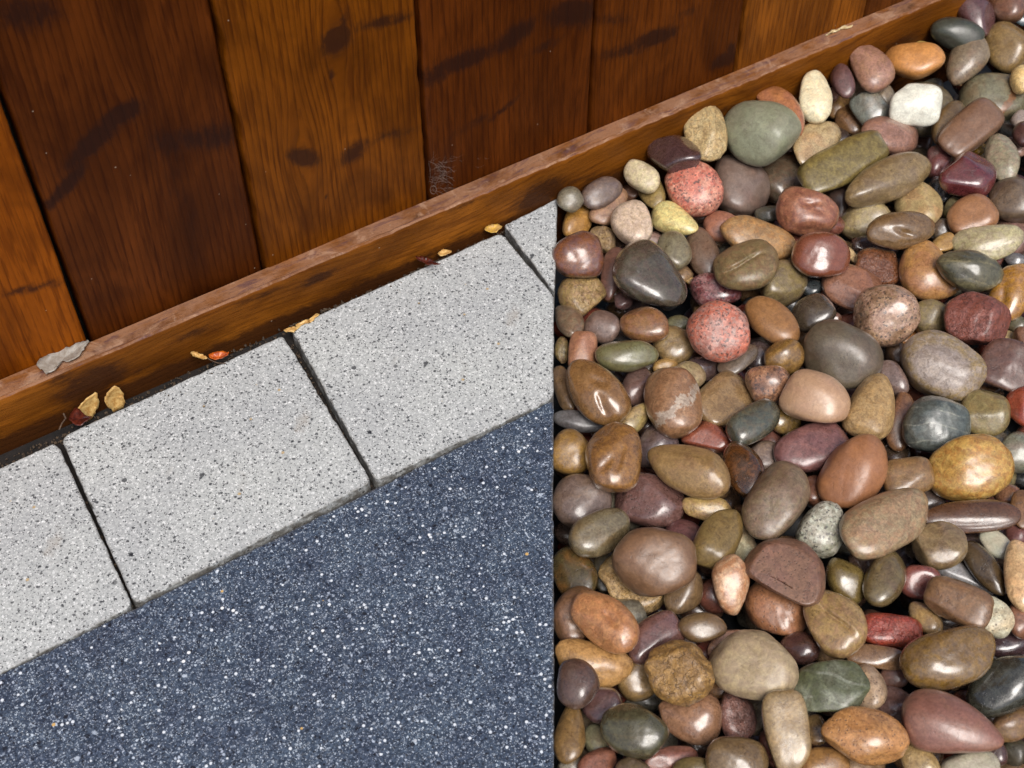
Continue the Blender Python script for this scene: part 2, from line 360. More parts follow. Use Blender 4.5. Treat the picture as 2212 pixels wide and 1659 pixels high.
fa, fb = P(0, 1456), P(1195, 862.8)
fd = (fa-fb)/np.linalg.norm(fa-fb)
dark = slab('dark_slab', [fb, EDGE_FAR, (-.85, EDGE_FAR[1]), fb+fd*1.2], -.0008, .049, M_blue, paving, seed=31, rad=.003, bev=.001)
dark['label'] = 'large blue-black speckled granite slab'

# ------------------------------------------------------------------ timber wall
fence = bpy.data.objects.new('timber_fence', None); fence.location = (.3, YW, 0); link(fence)
tag(fence, 'orange-brown stained fence of upright timber boards with a batten along its foot', 'fence')
M_wood = wood_mat('stained_pine'); M_top = wood_mat('weathered_batten_top', .5, True)
def wpt(x, y): p = aty(x, y, YW); return p[0], p[2]
gaps = [-.055+.0, .0990, .2458, .3985, .5620, .7253, .885, 1.045]
gaps[0] = .0990-.152
gaps = [gaps[0]-.153]+gaps
#          colour  ribs  depth
BC = [('6c3506', .7, .000), ('743a06', .8, .000), ('482106', 1.0, .0025), ('653506', 1.25, -.001), ('4c2306', 1.0, .001), ('552907', 1.0, .000), ('744110', 1.1, -.001), ('5a3010', .6, 0)]
def blob(px, py, rx, ry, rot=0, amp=1.0, ring=0.0):
    """dark knot or streak: centre and radii measured on the photograph, stored in wall metres"""
    x, z = wpt(px, py); x2, z2 = wpt(px+rx*math.cos(math.radians(rot)), py-rx*math.sin(math.radians(rot)))
    x3, z3 = wpt(px-ry*math.sin(math.radians(rot)), py-ry*math.cos(math.radians(rot)))
    return (x, z, x2-x, z2-z, x3-x, z3-z, amp, ring)
KN = [blob(725, 85, 30, 22, 60, 1.1, 1), blob(655, 339, 30, 15, -8, 1.1, 1), blob(767, 326, 38, 16, 38, .75, .6), blob(717, 160, 6, 8, 0, .9, .2), blob(645, 241, 5, 5, 0, .8, 0),
      blob(705, 425, 4, 4, 0, .7, 0), blob(830, 45, 60, 9, 12, .62, 0), blob(840, 290, 70, 10, 12, .45, 0), blob(735, 60, 7, 40, -20, .5, 0),
      blob(265, 250, 40, 17, 25, 1.0, .5), blob(205, 310, 75, 20, 42, .95, .3), blob(150, 400, 60, 14, 48, .8, 0), blob(115, 440, 25, 9, 30, .8, 0), blob(440, 300, 90, 26, 5, .5, 0), blob(60, 30, 80, 40, 0, .6, 0),
      blob(1010, 130, 75, 17, 22, .8, 0), blob(1110, 80, 55, 18, 35, .8, .2), blob(945, 165, 40, 14, 20, .6, 0), blob(1090, 235, 55, 5, 40, .6, 0), blob(1235, 30, 50, 26, 10, .8, .5), blob(1180, 100, 50, 9, 25, .5, 0), blob(1030, 265, 40, 9, 30, .45, 0),
      blob(1420, 80, 45, 13, 18, .9, .3), blob(1490, 25, 35, 10, 20, .4, 0), blob(1567, 130, 30, 12, 28, .95, .3), blob(1350, 110, 60, 12, 12, .5, 0), blob(1580, 105, 7, 10, 0, 1.1, 0), blob(1320, 40, 40, 12, 0, .35, 0),
      blob(60, 625, 75, 7, 12, .6, 0), blob(210, 600, 25, 60, 20, .2, 0), blob(955, 380, 30, 30, 0, .3, 0)]
def board(i, x0, x1, hx, ribs, dy, z0=-.05, z1=1.85):
    w = x1-x0; nc = int(w/.0035)
    xs = np.r_[x0, x0+.0009, np.linspace(x0+.0025, x1-.0025, nc), x1-.0009, x1]
    zs = np.r_[np.arange(z0, .62, .0045), np.linspace(.63, z1, 40)]
    X, Z = np.meshgrid(xs, zs); n0, n1 = X.shape
    Yf = np.full_like(X, YW+dy)
    Yf[:, 0] += .0030; Yf[:, 1] += .0008; Yf[:, -2] += .0008; Yf[:, -1] += .0030
    p = np.c_[X.ravel(), np.zeros(X.size), Z.ravel()]
    Yf += (vnoise(p*np.array([1, 1, .3]), 25, i)*.0006).reshape(X.shape)
    wob = .0005 if i not in (3, 6) else .0011
    ez = np.c_[np.zeros(n0), np.zeros(n0), zs]
    wl = vnoise(ez, 120, 50+i, 4)*wob; wr = vnoise(ez, 120, 70+i, 4)*wob*.6
    for c in (0, 1): X[:, c] += wl
    for c in (-1, -2): X[:, c] += wr
    front = np.c_[X.ravel(), Yf.ravel(), Z.ravel()]
    grain = X.copy(); stain = np.zeros_like(X)
    for (kx, kz, ax, az, bx, bz, amp, ring) in KN:
        det = ax*bz-az*bx
        if abs(det) < 1e-12: continue
        if not (x0-.001 <= kx <= x1+.001): continue
        dx, dz = X-kx, Z-kz
        a = (dx*bz-dz*bx)/det; b = (dz*ax-dx*az)/det; r2 = a*a+b*b
        stain = np.maximum(stain, amp*np.exp(-r2*.8))
        if ring:
            rr = math.hypot(ax, az)*.5+math.hypot(bx, bz)*.5
            g1 = np.exp(-(dx/(rr*2.2))**2-(dz/(rr*4.5))**2)
            grain = grain - ring*rr*1.1*np.tanh(dx/(rr*.9))*g1
    stain += .16*np.clip(vnoise(p*np.array([1, 1, .25]), 38, 90+i, 4).reshape(X.shape), 0, 1)*(1.4 if hx in ('482106', '4c2306') else .6)
    nb = len(front); back = []; T = YW+dy+.02
    V = [tuple(q) for q in front]; Fc = []
    for r in range(n0-1):
        for c in range(n1-1):
            a = r*n1+c; Fc.append((a, a+1, a+n1+1, a+n1))
    base = len(V)
    for r in range(n0): V.append((X[r, 0], T, zs[r])); V.append((X[r, -1], T, zs[r]))
    for r in range(n0-1):
        Fc.append((r*n1, (r+1)*n1, base+2*(r+1), base+2*r))
        Fc.append((r*n1+n1-1, base+2*r+1, base+2*(r+1)+1, (r+1)*n1+n1-1))
    top = (n0-1)*n1; Fc.append((top, top+n1-1, base+2*(n0-1)+1, base+2*(n0-1)))
    V = np.array(V); cx = .5*(x0+x1); V -= np.array([cx, YW, 0])
    o = mesh_obj('board', V, Fc, M_wood, fence, smooth=True, loc=(cx-.3, 0, 0)); o.color = (*hexl(hx), 1); o['ribs'] = ribs
    ex = np.zeros(2*n0)
    ge = np.r_[grain.ravel(), np.column_stack([grain[:, 0]-.02, grain[:, -1]+.02]).ravel()]
    ae = np.r_[Z.ravel(), np.repeat(zs, 2)]; se = np.r_[stain.ravel(), np.full(2*n0, .5)]
    fattr(o, 'grain', ge); fattr(o, 'along', ae); fattr(o, 'stain', se); return o
GW = [0, .0040, .0042, .0022, .0042, .0026, .0014, .003, 0]
for i in range(8):
    bc = BC[i]; board(i, gaps[i]+GW[i]*.5, gaps[i+1]-GW[i+1]*.5, bc[0], bc[1], bc[2])
bk = mesh_obj('backing_panel', [(gaps[0]-.3, YW+.032, -.06), (gaps[-1]-.3+.0, YW+.032, -.06), (gaps[-1]-.3, YW+.032, 1.85), (gaps[0]-.3, YW+.032, 1.85)], [(0, 1, 2, 3)],
              soil_mat('black_backing', (.004, .003, .003), (.008, .006, .005)), fence, smooth=False, loc=(0, -YW, 0))

def batten():
    xs = np.arange(-.62, 1.30, .004); n = len(xs)
    # profile (y toward the viewer is smaller): front bottom -> front top -> worn edge -> top back
    prof = [(YB, z) for z in np.linspace(-.075, ZW-.0035, 26)] + [(YB+.0008, ZW-.0014), (YB+.0022, ZW-.0003)] + [(y, ZW) for y in np.linspace(YB+.004, YW-.0006, 7)]
    mrow = len(prof); V = []; g = []; al = []; stn = []
    pn = np.array([(x, 0, 0) for x in xs]); w1 = vnoise(pn, 30, 3, 3)*.0005; w2 = vnoise(pn, 200, 4, 3)*.0005
    st_px = [(1165, 425, 60, 26, 40, .8), (1120, 470, 30, 14, 20, .5), (690, 600, 45, 7, 25, .8), (200, 830, 75, 30, 25, .85), (130, 815, 40, 20, 10, .5), (560, 640, 60, 8, 20, .5), (1010, 440, 50, 6, 24, .5), (420, 720, 60, 9, 20, .5),
             (1265, 385, 50, 7, 20, .5), (1950, 90, 60, 14, 20, .45), (1560, 240, 60, 8, 22, .4), (300, 800, 60, 9, 24, .4), (1060, 500, 50, 9, 24, .55)]
    tops = [(240, 745, 45, 9, 22, .8), (1950, 15, 22, 10, 10, 1.0), (700, 590, 70, 6, 22, .4), (475, 660, 50, 8, 20, .35), (1230, 320, 60, 5, 22, .5), (1450, 225, 90, 6, 22, .45), (60, 830, 50, 8, 20, .3), (1700, 110, 60, 6, 22, .4), (900, 470, 14, 5, 60, .6)]
    def loc(px, py, yz, top):
        q = atz(px, py, ZW) if top else aty(px, py, YB); return q
    S = []
    for top, L in ((False, st_px), (True, tops)):
        for (px, py, rx, ry, rot, amp) in L:
            q0 = loc(px, py, 0, top); q1 = loc(px+rx*math.cos(math.radians(rot)), py-rx*math.sin(math.radians(rot)), 0, top); q2 = loc(px-ry*math.sin(math.radians(rot)), py-ry*math.cos(math.radians(rot)), 0, top)
            k = 1 if top else 2
            S.append((top, q0[0], q0[k], q1[0]-q0[0], q1[k]-q0[k], q2[0]-q0[0], q2[k]-q0[k], amp))
    for j, (y, z) in enumerate(prof):
        yy = np.full(n, y); zz = np.full(n, z)
        if j >= 20: zz = zz + w1*.5
        if 24 <= j <= 28: yy = yy + w2*.6; zz = zz + np.minimum(w2, 0)*.8
        istop = j >= 28
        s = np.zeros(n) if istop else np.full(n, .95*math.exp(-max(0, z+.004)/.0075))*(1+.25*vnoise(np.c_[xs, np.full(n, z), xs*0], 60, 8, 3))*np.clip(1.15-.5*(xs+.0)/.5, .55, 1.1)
        for (tp, a0, b0, ax, az, bx, bz, amp) in S:
            if tp != istop: continue
            det = ax*bz-az*bx; dx = xs-a0; dz = (y if tp else z)-b0
            a = (dx*bz-dz*bx)/det; b = (dz*ax-dx*az)/det; s = np.maximum(s, amp*np.exp(-(a*a+b*b)*.8))
        gr = np.full(n, (y-YB)+.06 if istop else z)
        slope = .012*np.sin(xs*5.0)+.006*np.sin(xs*17+1)
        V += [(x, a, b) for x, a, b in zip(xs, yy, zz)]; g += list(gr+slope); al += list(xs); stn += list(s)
    Fc = []; fm = []
    for j in range(mrow-1):
        for i in range(n-1):
            a = j*n+i; Fc.append((a, a+1, a+n+1, a+n)); fm.append(1 if j >= 26 else 0)
    V = np.array(V)-np.array([.3, YW, 0])
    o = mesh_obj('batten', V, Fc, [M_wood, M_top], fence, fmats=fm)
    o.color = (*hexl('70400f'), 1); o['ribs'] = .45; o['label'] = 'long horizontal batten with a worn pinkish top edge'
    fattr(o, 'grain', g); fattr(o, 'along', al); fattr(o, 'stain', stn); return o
batten()
PEBBLES = """
1232 431 28 27 0 2 7d7464 P .5 r|small round grey-brown pebble wedged between batten and tip of pale paver
1299 416 44 29 30 1 6e5c5b M .5 r|mauve-grey pebble half hidden behind the tan capsule pebble, against batten
1315 444 46 27 55 3 a07a5e M .5 b|tan-pink capsule-shaped pebble leaning right of the small round grey one by paver tip
1386 381 41 30 -45 2 d2c3a0 M .4 r|cream pebble under the batten, overlapped by a narrow olive-ochre pebble
1406 411 43 26 -66 3 96804f P .6 r|narrow olive-ochre oval pebble lying on the cream one below the batten
1499 408 60 58 0 4 cf8e7c G .4 r|large round salmon granite pebble with black specks, left of big mauve egg
1364 484 48 41 -75 4 ccb39f M .5 r|pale pinkish-cream marbled pebble between tan capsule and pale yellow pebble
1457 476 51 33 -25 3 d9cd8f M .5 e+|pale yellow pebble with pointed right end, below the round salmon granite pebble
1247 480 37 29 60 2 bf8a3c P .5 r|orange-ochre pebble beside paver edge, above the big red-brown one
1247 550 54 49 0 4 8c4f34 M .8 r|big red-brown pebble with mauve sheen overhanging the paver edge
1305 516 33 25 -35 2 ab8c62 R .3 c|crumbly cream and brown stone just right of the red-brown overhanging pebble
1409 521 21 20 0 1 a5827a P .4 r|small dull pink pebble peeping between marbled cream pebble and grey-olive one
1455 541 41 34 -60 3 7c735d P .7 r|grey-olive oval pebble touching upper right of the big charcoal-brown pebble
1519 546 55 33 -72 3 775f51 P .7 r|upright purplish-brown pebble between grey-olive oval and cracked olive-brown pebble
1322 591 56 24 78 2 85554f P .6 e-|slender mauve-red upright pebble tucked at left side of charcoal-brown pebble
1407 598 83 60 -38 4 554e43 M 1 e+|big glossy charcoal-brown pebble with blunt facets, nearest the upper paver
1253 632 48 42 40 2 a88a55 R .5 c|rough ochre stone with amber hollow under the red-brown overhanging pebble
1347 650 19 18 0 1 6d4e4f P .7 r|tiny plum pebble deep under lower left of the charcoal-brown pebble
1493 607 14 8 -30 1 cda244 P .4 c|tiny yellow chip beside the maroon flecked pebble
1545 628 54 37 -8 3 803a40 G .9 r|glossy maroon pebble flecked with pink, just above the red granite ball
1362 418 20 18 0 1 744d37 P .5 r|small dark brown pebble seen between tan capsule and olive-ochre oval
1597 399 68 59 -60 3 7f6a63 P .5 r|large smooth mauve egg-shaped pebble right of round salmon granite pebble
1700 384 57 50 30 2 6a5c4e M .7 r|dark mottled brown pebble behind the long streaky olive stone
1822 353 93 44 28 4 857442 M .6 b|longest olive block-shaped stone with streaky yellow grain, lying diagonally
1917 389 91 44 29 4 8c7450 P .7 r|long smooth khaki-brown ellipse just right of the streaky olive block
1743 460 64 48 -15 4 985647 M .6 d|red-brown bean pebble with a deep crease, below dark mottled pebble
1561 490 40 33 0 2 b56f5f P .4 r|flat salmon-pink pebble partly under the long kidney-shaped stone
1657 462 26 17 0 1 64625a M .6 r|small dark grey-green pebble in the gap left of the creased red bean
1636 519 81 42 -20 3 a5825c M .5 k|long kidney-shaped tan stone with orange rim, above cracked olive-brown pebble
1612 574 67 51 12 4 82704e M .4 s|olive-brown pebble with dark crack across it, resting on kidney-shaped stone
1689 612 51 47 40 3 88764f M .7 r|rounded olive pebble right of and below the cracked olive-brown pebble
1774 551 59 48 -12 4 8c4631 P 1 r|glossy brick-red three-cornered pebble in the upper middle of the bed
1838 620 61 45 -20 3 a06554 P .8 c|rose-brown pebble with bent ridge, left of large speckled pinkish-brown ball
1835 548 25 10 -50 1 d8b98a P .4 r|small cream sliver at right edge of the glossy brick-red pebble
1755 622 22 18 0 1 3b4045 P 1 r|small blue-black wet pebble below the glossy brick-red pebble
1755 677 45 37 30 3 54483b M .9 r|dark olive-black pebble between brown oval and large speckled ball
1810 442 26 36 0 1 4f3e3a P .6 r|dim maroon-brown pebble in gap right of the creased red bean
1868 479 54 41 15 2 ae9a6d M .7 r|golden-tan pebble left of and under the creased brown bean
1984 441 51 43 -35 2 bea576 P .4 c|straw-coloured angular pebble below the long khaki-brown ellipse
1946 498 68 39 5 4 7c5f41 M .8 d|brown bean pebble with orange nick, lying over straw-coloured angular one
2092 379 54 47 -20 4 692d33 P 1 c|glossy dark maroon disc with blunt rim near right edge
2026 350 26 36 -10 2 7e4245 P .8 r|small plum-red pebble just left of the glossy maroon disc
2165 342 52 33 -66 3 97917a M .5 c|pale greenish-grey pebble standing between maroon disc and right edge
2031 412 24 32 0 1 2e3540 R 1 c|blue-black crystalline stone sunk left of the glossy maroon disc
2099 466 50 42 25 3 a5734f P .6 c|smooth orange-brown pebble with ridge, directly below glossy maroon disc
2192 432 54 46 -20 3 6c5a4d M .6 r|dark brown speckled pebble cut by right edge, beside maroon disc
2133 526 71 37 6 3 bdb28a M .6 k|pale khaki-cream bean pebble above the charcoal veined ellipse
2094 585 68 43 -15 4 585443 V .7 r|charcoal ellipse with thin pale veins, overlapping the orange bean
2001 592 68 53 -48 3 c28049 P .7 k|large orange bean-shaped pebble clasping the charcoal veined ellipse
1898 575 48 38 -10 2 84472a R .9 a|translucent amber-brown chunk between brick-red pebble and orange bean
2038 526 28 19 30 2 b48b50 P .7 r|small golden pebble above the orange bean
2033 498 22 25 0 1 63594e P .8 r|small grey-brown glossy pebble right of the creased brown bean
2056 450 16 24 -20 1 80764e P .4 r|small dim olive pebble left of the ridged orange-brown pebble
2188 627 61 41 68 3 c07c26 M .9 d|amber-orange glossy pebble with wrinkled hollow at right edge
2192 508 50 42 0 1 8a6864 P .4 r|dull mauve-pink pebble under the khaki-cream bean at right edge
2197 562 26 15 -20 1 6c6a70 P .9 r|small wet lilac-grey pebble between khaki-cream bean and amber pebble
1890 532 48 20 -8 1 54322d R .9 c|dark liver-brown stone under the creased brown bean
1914 681 67 64 10 4 9a7860 G .8 r|large round speckled pinkish-brown pebble, biggest ball near the upper right
2008 688 40 40 0 2 87754e M .4 r|olive-brown pebble behind right side of large speckled ball
2109 690 66 54 -22 4 954a3f R .5 c|coarse red granite lump with black grains, above the maroon-brown pebble
1975 722 42 26 30 2 b96e36 P .6 r|orange pebble half under the big beige disc
2034 792 87 66 -28 4 98805a D .5 r|big beige disc with lilac-grey oval face, topmost on right side
2182 788 61 52 -22 4 6e463e P .7 c|maroon-brown wedge-shaped pebble right of the big beige disc
2175 727 25 13 -15 1 bea06e P .4 c|small tan chip between coarse red granite and maroon-brown pebble
2208 733 19 27 0 2 8c6453 P .5 r|pinkish-brown pebble cut by right edge beside coarse red granite
1928 817 41 26 -55 3 7c6460 V .8 r|small mauve striped pebble between big dark egg and beige disc
1883 877 70 51 74 4 b09066 M .3 e+|rough sandy egg-shaped pebble standing above the terracotta egg
1946 910 62 28 82 2 8c6048 P .7 r|reddish-brown pebble half hidden between sandy egg and slate ball
2024 921 66 63 -30 4 555c5c V .7 r|slate-grey ball with thin pale veins
2127 893 51 47 -20 3 87784f M .6 c|olive-khaki blunt pebble right of the slate ball
2206 878 32 42 0 3 a5412d P .9 r|brick-red pebble cut by right edge below maroon-brown wedge
2150 948 48 20 -30 2 8c877d V .8 a|grey wedge-shaped stone above the orange-yellow boulder pebble
2095 1012 87 68 15 4 c8a055 M .7 r|largest orange-yellow pebble with brown clouds, at right
2196 977 40 43 0 2 878778 P .7 r|grey-green pebble at right edge beside the orange-yellow one
1932 976 38 30 -55 2 4b3c30 M 1 r|dark brown wet pebble in gap between terracotta egg and slate ball
1843 1017 81 67 78 4 b06a46 P .4 r|large smooth terracotta egg standing in the middle right
1455 332 56 39 -18 3 50373a P 1 c|glossy dark maroon pebble against the batten, above round salmon granite
1524 286 60 43 -75 3 c8af82 R .4 c|cream crumbly pebble leaning on batten between maroon and grey-green ones
1641 287 79 67 -15 4 8c8e78 P .4 r|biggest smooth grey-green pebble near the batten
1692 236 64 32 -48 3 bd6f45 P .6 k|terracotta-orange pebble curving behind the biggest grey-green one
1761 209 54 34 -80 4 e6dcc0 M .4 r|cream-white upright oval pebble near the batten
1763 305 53 40 42 3 bea57d P .8 c|light tan glossy pebble with ridge, below the cream-white upright oval
1820 176 36 23 -65 3 68484a P .6 r|small dark plum oval pebble against batten, right of cream-white oval
1879 141 57 38 -52 3 a5786a M .5 e-|pinkish-mauve pear-shaped pebble against batten, left of orange oval
1883 207 51 38 -40 2 91877d P .5 r|dull grey-beige pebble under the shiny blue-grey one
1880 234 40 33 -50 3 7a7e7a P .9 b|shiny blue-grey faceted pebble left of the white stone
1838 258 34 30 -20 3 7f5c3a P .8 b|small brown wedge-shaped pebble between cream-white oval and mottled pink one
1812 230 28 26 0 2 967240 M .5 r|small ochre-brown pebble behind the small brown wedge
1800 205 12 15 0 1 aa7d6e P .4 r|tiny pink chip right of the cream-white oval
1922 293 58 37 -8 3 9b7266 M .7 r|mottled pinkish-brown pebble below the shiny blue-grey one
1974 131 61 38 -3 4 cc8a47 P .6 r|bright orange-tan smooth oval near the top, above white stone
1982 99 24 10 0 1 b49650 P .4 r|thin ochre edge of a pebble behind the bright orange-tan oval
2067 74 54 33 -14 3 43463c P .5 r|dark green-grey oval pebble close under end of the batten
2087 128 55 38 55 4 84725e S .6 e-|grey-brown pear-shaped pebble with fine dark speckles, below dark green-grey oval
2108 27 54 34 -58 3 663c3f P .8 a|maroon wedge-shaped stone at the very top
2175 12 37 38 0 3 7d5546 S .7 r|brown speckled pebble cut by top edge, right of maroon wedge
2206 38 23 18 0 2 4b5a64 P .9 r|small blue-grey wet pebble in the top right corner
2176 101 54 45 -60 4 8c7148 M .7 r|round yellowish-brown mottled pebble in the top right
1978 226 51 43 -5 5 e9e7e0 V .4 b|brilliant white squarish stone with hairline grey cracks
2000 236 57 56 0 2 70634a M .5 r|olive-brown pebble half hidden beneath the white stone
2047 264 48 27 62 3 755d40 P .6 r|olive-brown oblong pebble right of and below the white stone
2097 277 67 41 44 4 83604b P .6 b|smooth chocolate-brown capsule pebble over the grey banded disc
2144 217 68 61 -25 3 77725c B .5 r|grey disc with a rust-brown band across its right side
2209 172 25 30 0 4 e4c68c P .5 r|cream-yellow pebble cut by right edge near the top
2056 150 38 11 -62 2 967a52 M .4 k|thin brown curled husk-like fragment between orange-tan oval and speckled pear
1985 303 28 35 0 2 6e4b3e P .7 r|maroon-brown pebble just below the white stone
2117 322 14 15 0 1 c39632 P .4 r|small bright yellow pebble under the chocolate-brown capsule
2190 318 26 22 0 2 967369 S .5 r|pinkish-grey speckled pebble left of the right edge, above dark brown one
2205 258 20 20 0 2 96909a P .6 r|lilac-grey pebble cut by right edge beside the banded disc
2211 290 23 27 0 3 5a3232 P .7 r|dark maroon pebble cut by right edge below lilac-grey one
1229 692 38 28 -52 3 82705c M .7 r|grey-tan pebble touching lower edge of the upper paver, above ochre chip
1300 706 38 34 -10 3 7d645c P .6 r|round mauve-brown pebble left of the orange-brown mottled one
1392 701 51 38 -12 4 96603a M .8 r|orange-brown mottled oblong pebble between mauve round and red granite ball
1455 745 43 40 -40 3 8f7753 M .8 r|round olive-tan pebble at lower left of the red granite ball
1466 700 26 19 0 2 6e694b V .6 r|small ribbed olive pebble between orange-brown mottled and red granite
1552 716 66 62 -10 5 c66f5c G .3 r|bright red-pink granite ball with grey flecks, most vivid in the bed
1213 756 28 15 88 2 826e41 R .4 r|tiny yellow-brown pebble squeezed against the middle of the paver edge
1259 762 45 30 88 3 aa735a P .4 b|upright flat terracotta pebble next to paver edge, above dented brown one
1354 769 65 34 -5 4 73704e P .8 r|smooth dark green-olive ellipse lying level left of centre
1288 847 80 51 -50 4 8c643c P .9 d|large glossy brown pebble with two dents, beside lower corner of pale paver
1218 840 49 20 -76 2 7d6143 M .6 r|narrow brown upright pebble between paver edge and dented brown pebble
1377 834 42 31 72 3 73554f P .7 r|mauve-brown pebble between dented brown and two-tone banded pebble
1521 797 36 27 0 2 55444a P 1 r|plum-black glossy pebble directly beneath the red granite ball
1455 868 74 59 -70 4 9b7355 W .7 r|brown-pink pebble crossed by a pale crystalline band
1485 812 38 31 0 3 a5926e P .5 r|beige cap-like pebble behind top of the banded brown-pink one
1437 790 26 15 10 2 b48c50 P .4 r|ochre pebble edge between green-olive ellipse and beige cap
1565 867 60 52 45 2 967855 M .8 b|broad tan pebble left of pink-and-black granite ball
1656 831 46 42 -10 4 b2735a G .8 r|pink-and-black granite ball touching the peach smooth pebble
1628 913 60 37 32 4 50534b M .9 r|glossy slate-green ellipse tilted up to the right, above dark wet pebble
1697 905 32 32 0 2 967841 M .9 r|yellow-green pebble behind the slate-green ellipse
1594 777 46 24 32 4 73645a P .7 f|flat grey-brown disc leaning under the red granite ball
1640 770 30 33 0 2 554649 P .9 r|plum-brown pebble behind the leaning grey-brown disc
1694 771 41 38 0 4 967038 M .8 r|gold and brown marbled ball under the terracotta-brown oval
1669 693 65 39 -38 4 a76a40 P .5 r|smooth terracotta-brown oval right of the red granite ball
1817 771 83 68 -28 4 665a4b P .5 r|very large dark grey-brown egg in the middle of the bed
1764 861 70 54 -22 5 c0987a P .6 r|smooth peach pebble with glossy cheek, below the very large dark egg
1800 690 18 16 0 1 824f3c P .9 r|tiny shiny red-brown pebble above the very large dark egg
1526 942 51 32 -8 3 a04b3a P .8 c|tomato-red speckled pebble above the broad sandy ellipse
1754 966 78 50 12 4 7c5253 V .7 r|large plum-pink angular pebble beside the terracotta egg
1664 955 24 29 0 2 87504a P .4 r|small dull red pebble left of the large plum-pink one
1607 1012 60 40 -72 4 462e1c M 1 r|dark chocolate wet pebble with bright highlights, right of broad sandy ellipse
1650 990 33 40 -40 3 8c7873 P .6 r|lilac-pink pebble tucked behind the dark chocolate wet one
1250 910 54 22 -10 2 66646a V .5 r|grey ribbed long pebble just above the mustard pebble by the slab edge
1372 905 43 23 50 3 a5915a P .7 r|slim tan-olive pebble leaning between dented brown and banded pebbles
1233 976 46 48 0 3 a57d3c M .6 r|mustard-yellow pebble touching the dark slab edge
1325 987 73 58 82 5 845c39 M .8 d|big round brown pebble with ragged golden foot, right of the mustard one
1420 965 45 45 0 2 6b595d P .8 r|mauve-grey pebble behind the broad sandy ellipse, left side
1487 1014 90 51 -18 5 9c7b4e P .6 e-|broad sandy ellipse tapering to the left, near centre of the bed
1257 1083 61 56 -10 3 74605a P .7 r|large grey-mauve pebble beside dark slab with cream seam
1405 1081 73 54 -12 3 74524f S .8 c|large purple-brown pitted pebble under the broad sandy ellipse
1296 1151 67 45 22 4 776a52 P .8 r|olive-grey oval lying over the large grey-mauve pebble
1240 1238 57 44 -62 3 504427 P .9 r|dark bottle-green pebble with orange foot, beside the slab edge
1415 1209 86 73 22 5 84624a P .5 r|massive smooth brown pebble sitting on a crumbly golden one
1375 1254 72 64 -60 3 b8935c R .6 c|crumbly golden stone sticking out under the massive smooth brown pebble
1478 1280 50 38 65 3 7c6247 P .7 r|brown oval at lower right of the massive smooth brown pebble
1478 1155 40 31 -20 2 734043 P .5 r|wine-red pebble behind upper right of the massive smooth brown pebble
1530 1098 55 27 -10 3 b8995f M .7 r|bright sandy-gold pebble between sandy ellipse and olive egg
1552 1162 68 44 62 4 80693f P .6 r|olive-brown egg leaning to the right, left of pale chalky stone
1605 1180 52 27 -70 2 c8c0a4 P .3 r|pale chalky stone between olive-brown egg and red-brown half disc
1581 1263 62 38 -82 4 c8805e M .6 r|orange and white marbled upright pebble below the olive-brown egg
1677 1082 85 61 70 5 806c55 M .5 r|large grey-brown upright egg left of the black-and-white speckled one
1776 1144 61 47 68 4 8e8a7b G .4 r|black-and-white speckled granite egg in the middle
1707 1226 87 60 -30 5 885847 S .4 h|red-brown half-moon slab with fine grain, just below the grey-brown upright egg
1916 1128 95 59 25 5 9c8669 M .6 r|long grey-beige ellipse pointing up right, below the terracotta egg
1681 1312 69 58 -38 4 a06b49 S .7 r|terracotta pitted pebble below the red-brown half-moon slab
1829 1253 52 38 -65 3 786539 P .9 r|shiny olive-green pebble above the split tan pebble
1806 1342 72 57 -60 4 a38453 M .7 s|tan pebble split by a dark cleft, left of the scarlet stone
1757 1062 26 34 0 2 784637 P .7 r|small red-brown pebble between grey-brown egg and terracotta egg
1961 1028 52 38 8 4 8c6b45 M .7 b|squarish brown pebble with grey face, left of the largest orange-yellow one
2098 1116 96 34 3 4 663e2a P .8 f|long flat chocolate-brown pebble lying level below the orange-yellow one
2165 1042 36 22 48 2 786e50 P .5 r|olive pebble under right end of the orange-yellow one
2176 1068 27 22 -10 3 8c5a46 P .9 r|small shiny red-brown pebble above right end of the long flat chocolate one
2030 1178 55 49 10 4 897252 P .7 c|roundish khaki pebble with glossy ring, right of the long grey-beige ellipse
2150 1174 36 25 -40 3 bebcaa P .8 r|small shiny white pebble below the long flat chocolate pebble
2195 1152 23 28 0 2 764140 P .5 r|small dull crimson pebble near right edge beside the shiny white one
2128 1228 64 28 -54 4 54432f P .8 r|slim dark brown tear-shaped pebble left of the cream-tan right-edge one
2085 1247 64 24 -30 3 8c8c93 P .7 r|grey-lilac smooth pebble behind the slim dark tear-shaped one
2205 1243 74 33 88 4 d8b489 P .7 r|tall cream-tan pebble cut by the right edge
1987 1258 42 35 -5 3 914843 P .8 c|dusky red heart-like pebble below the khaki ringed pebble
1912 1250 60 40 68 4 6e5d3c P .8 r|dark olive upright oval left of the dusky red heart-like pebble
2070 1300 69 43 -22 5 856347 M .6 b|brown broken pebble showing a ragged tan fracture
2140 1330 48 38 -30 3 c3beab S .3 r|chalk-white finely speckled pebble behind the brown broken one
1861 1215 27 23 0 1 967869 R .9 c|small sparkling pinkish stone in the gap left of the dark olive oval
2000 1335 42 26 -52 3 af8c57 P .8 r|small golden-tan pebble between scarlet stone and brown broken one
1926 1362 62 34 -8 3 a03a28 R .7 b|scarlet angular stone with rough end, right of the split tan pebble
2051 1422 98 59 18 5 82622d M .9 r|largest glossy olive-gold pebble, lower right
1893 1419 59 24 -8 3 866449 P .9 b|slim brown pebble lying just below the scarlet stone
1875 1485 47 37 -78 3 af947f S .5 r|pinkish-white pebble with brown speckles, right of green angular stone
2172 1478 88 54 35 4 34332c M 1 r|large black-green glossy pebble at lower right edge
2172 1390 42 32 0 2 46343b P 1 r|purple-black pebble above the large black-green one
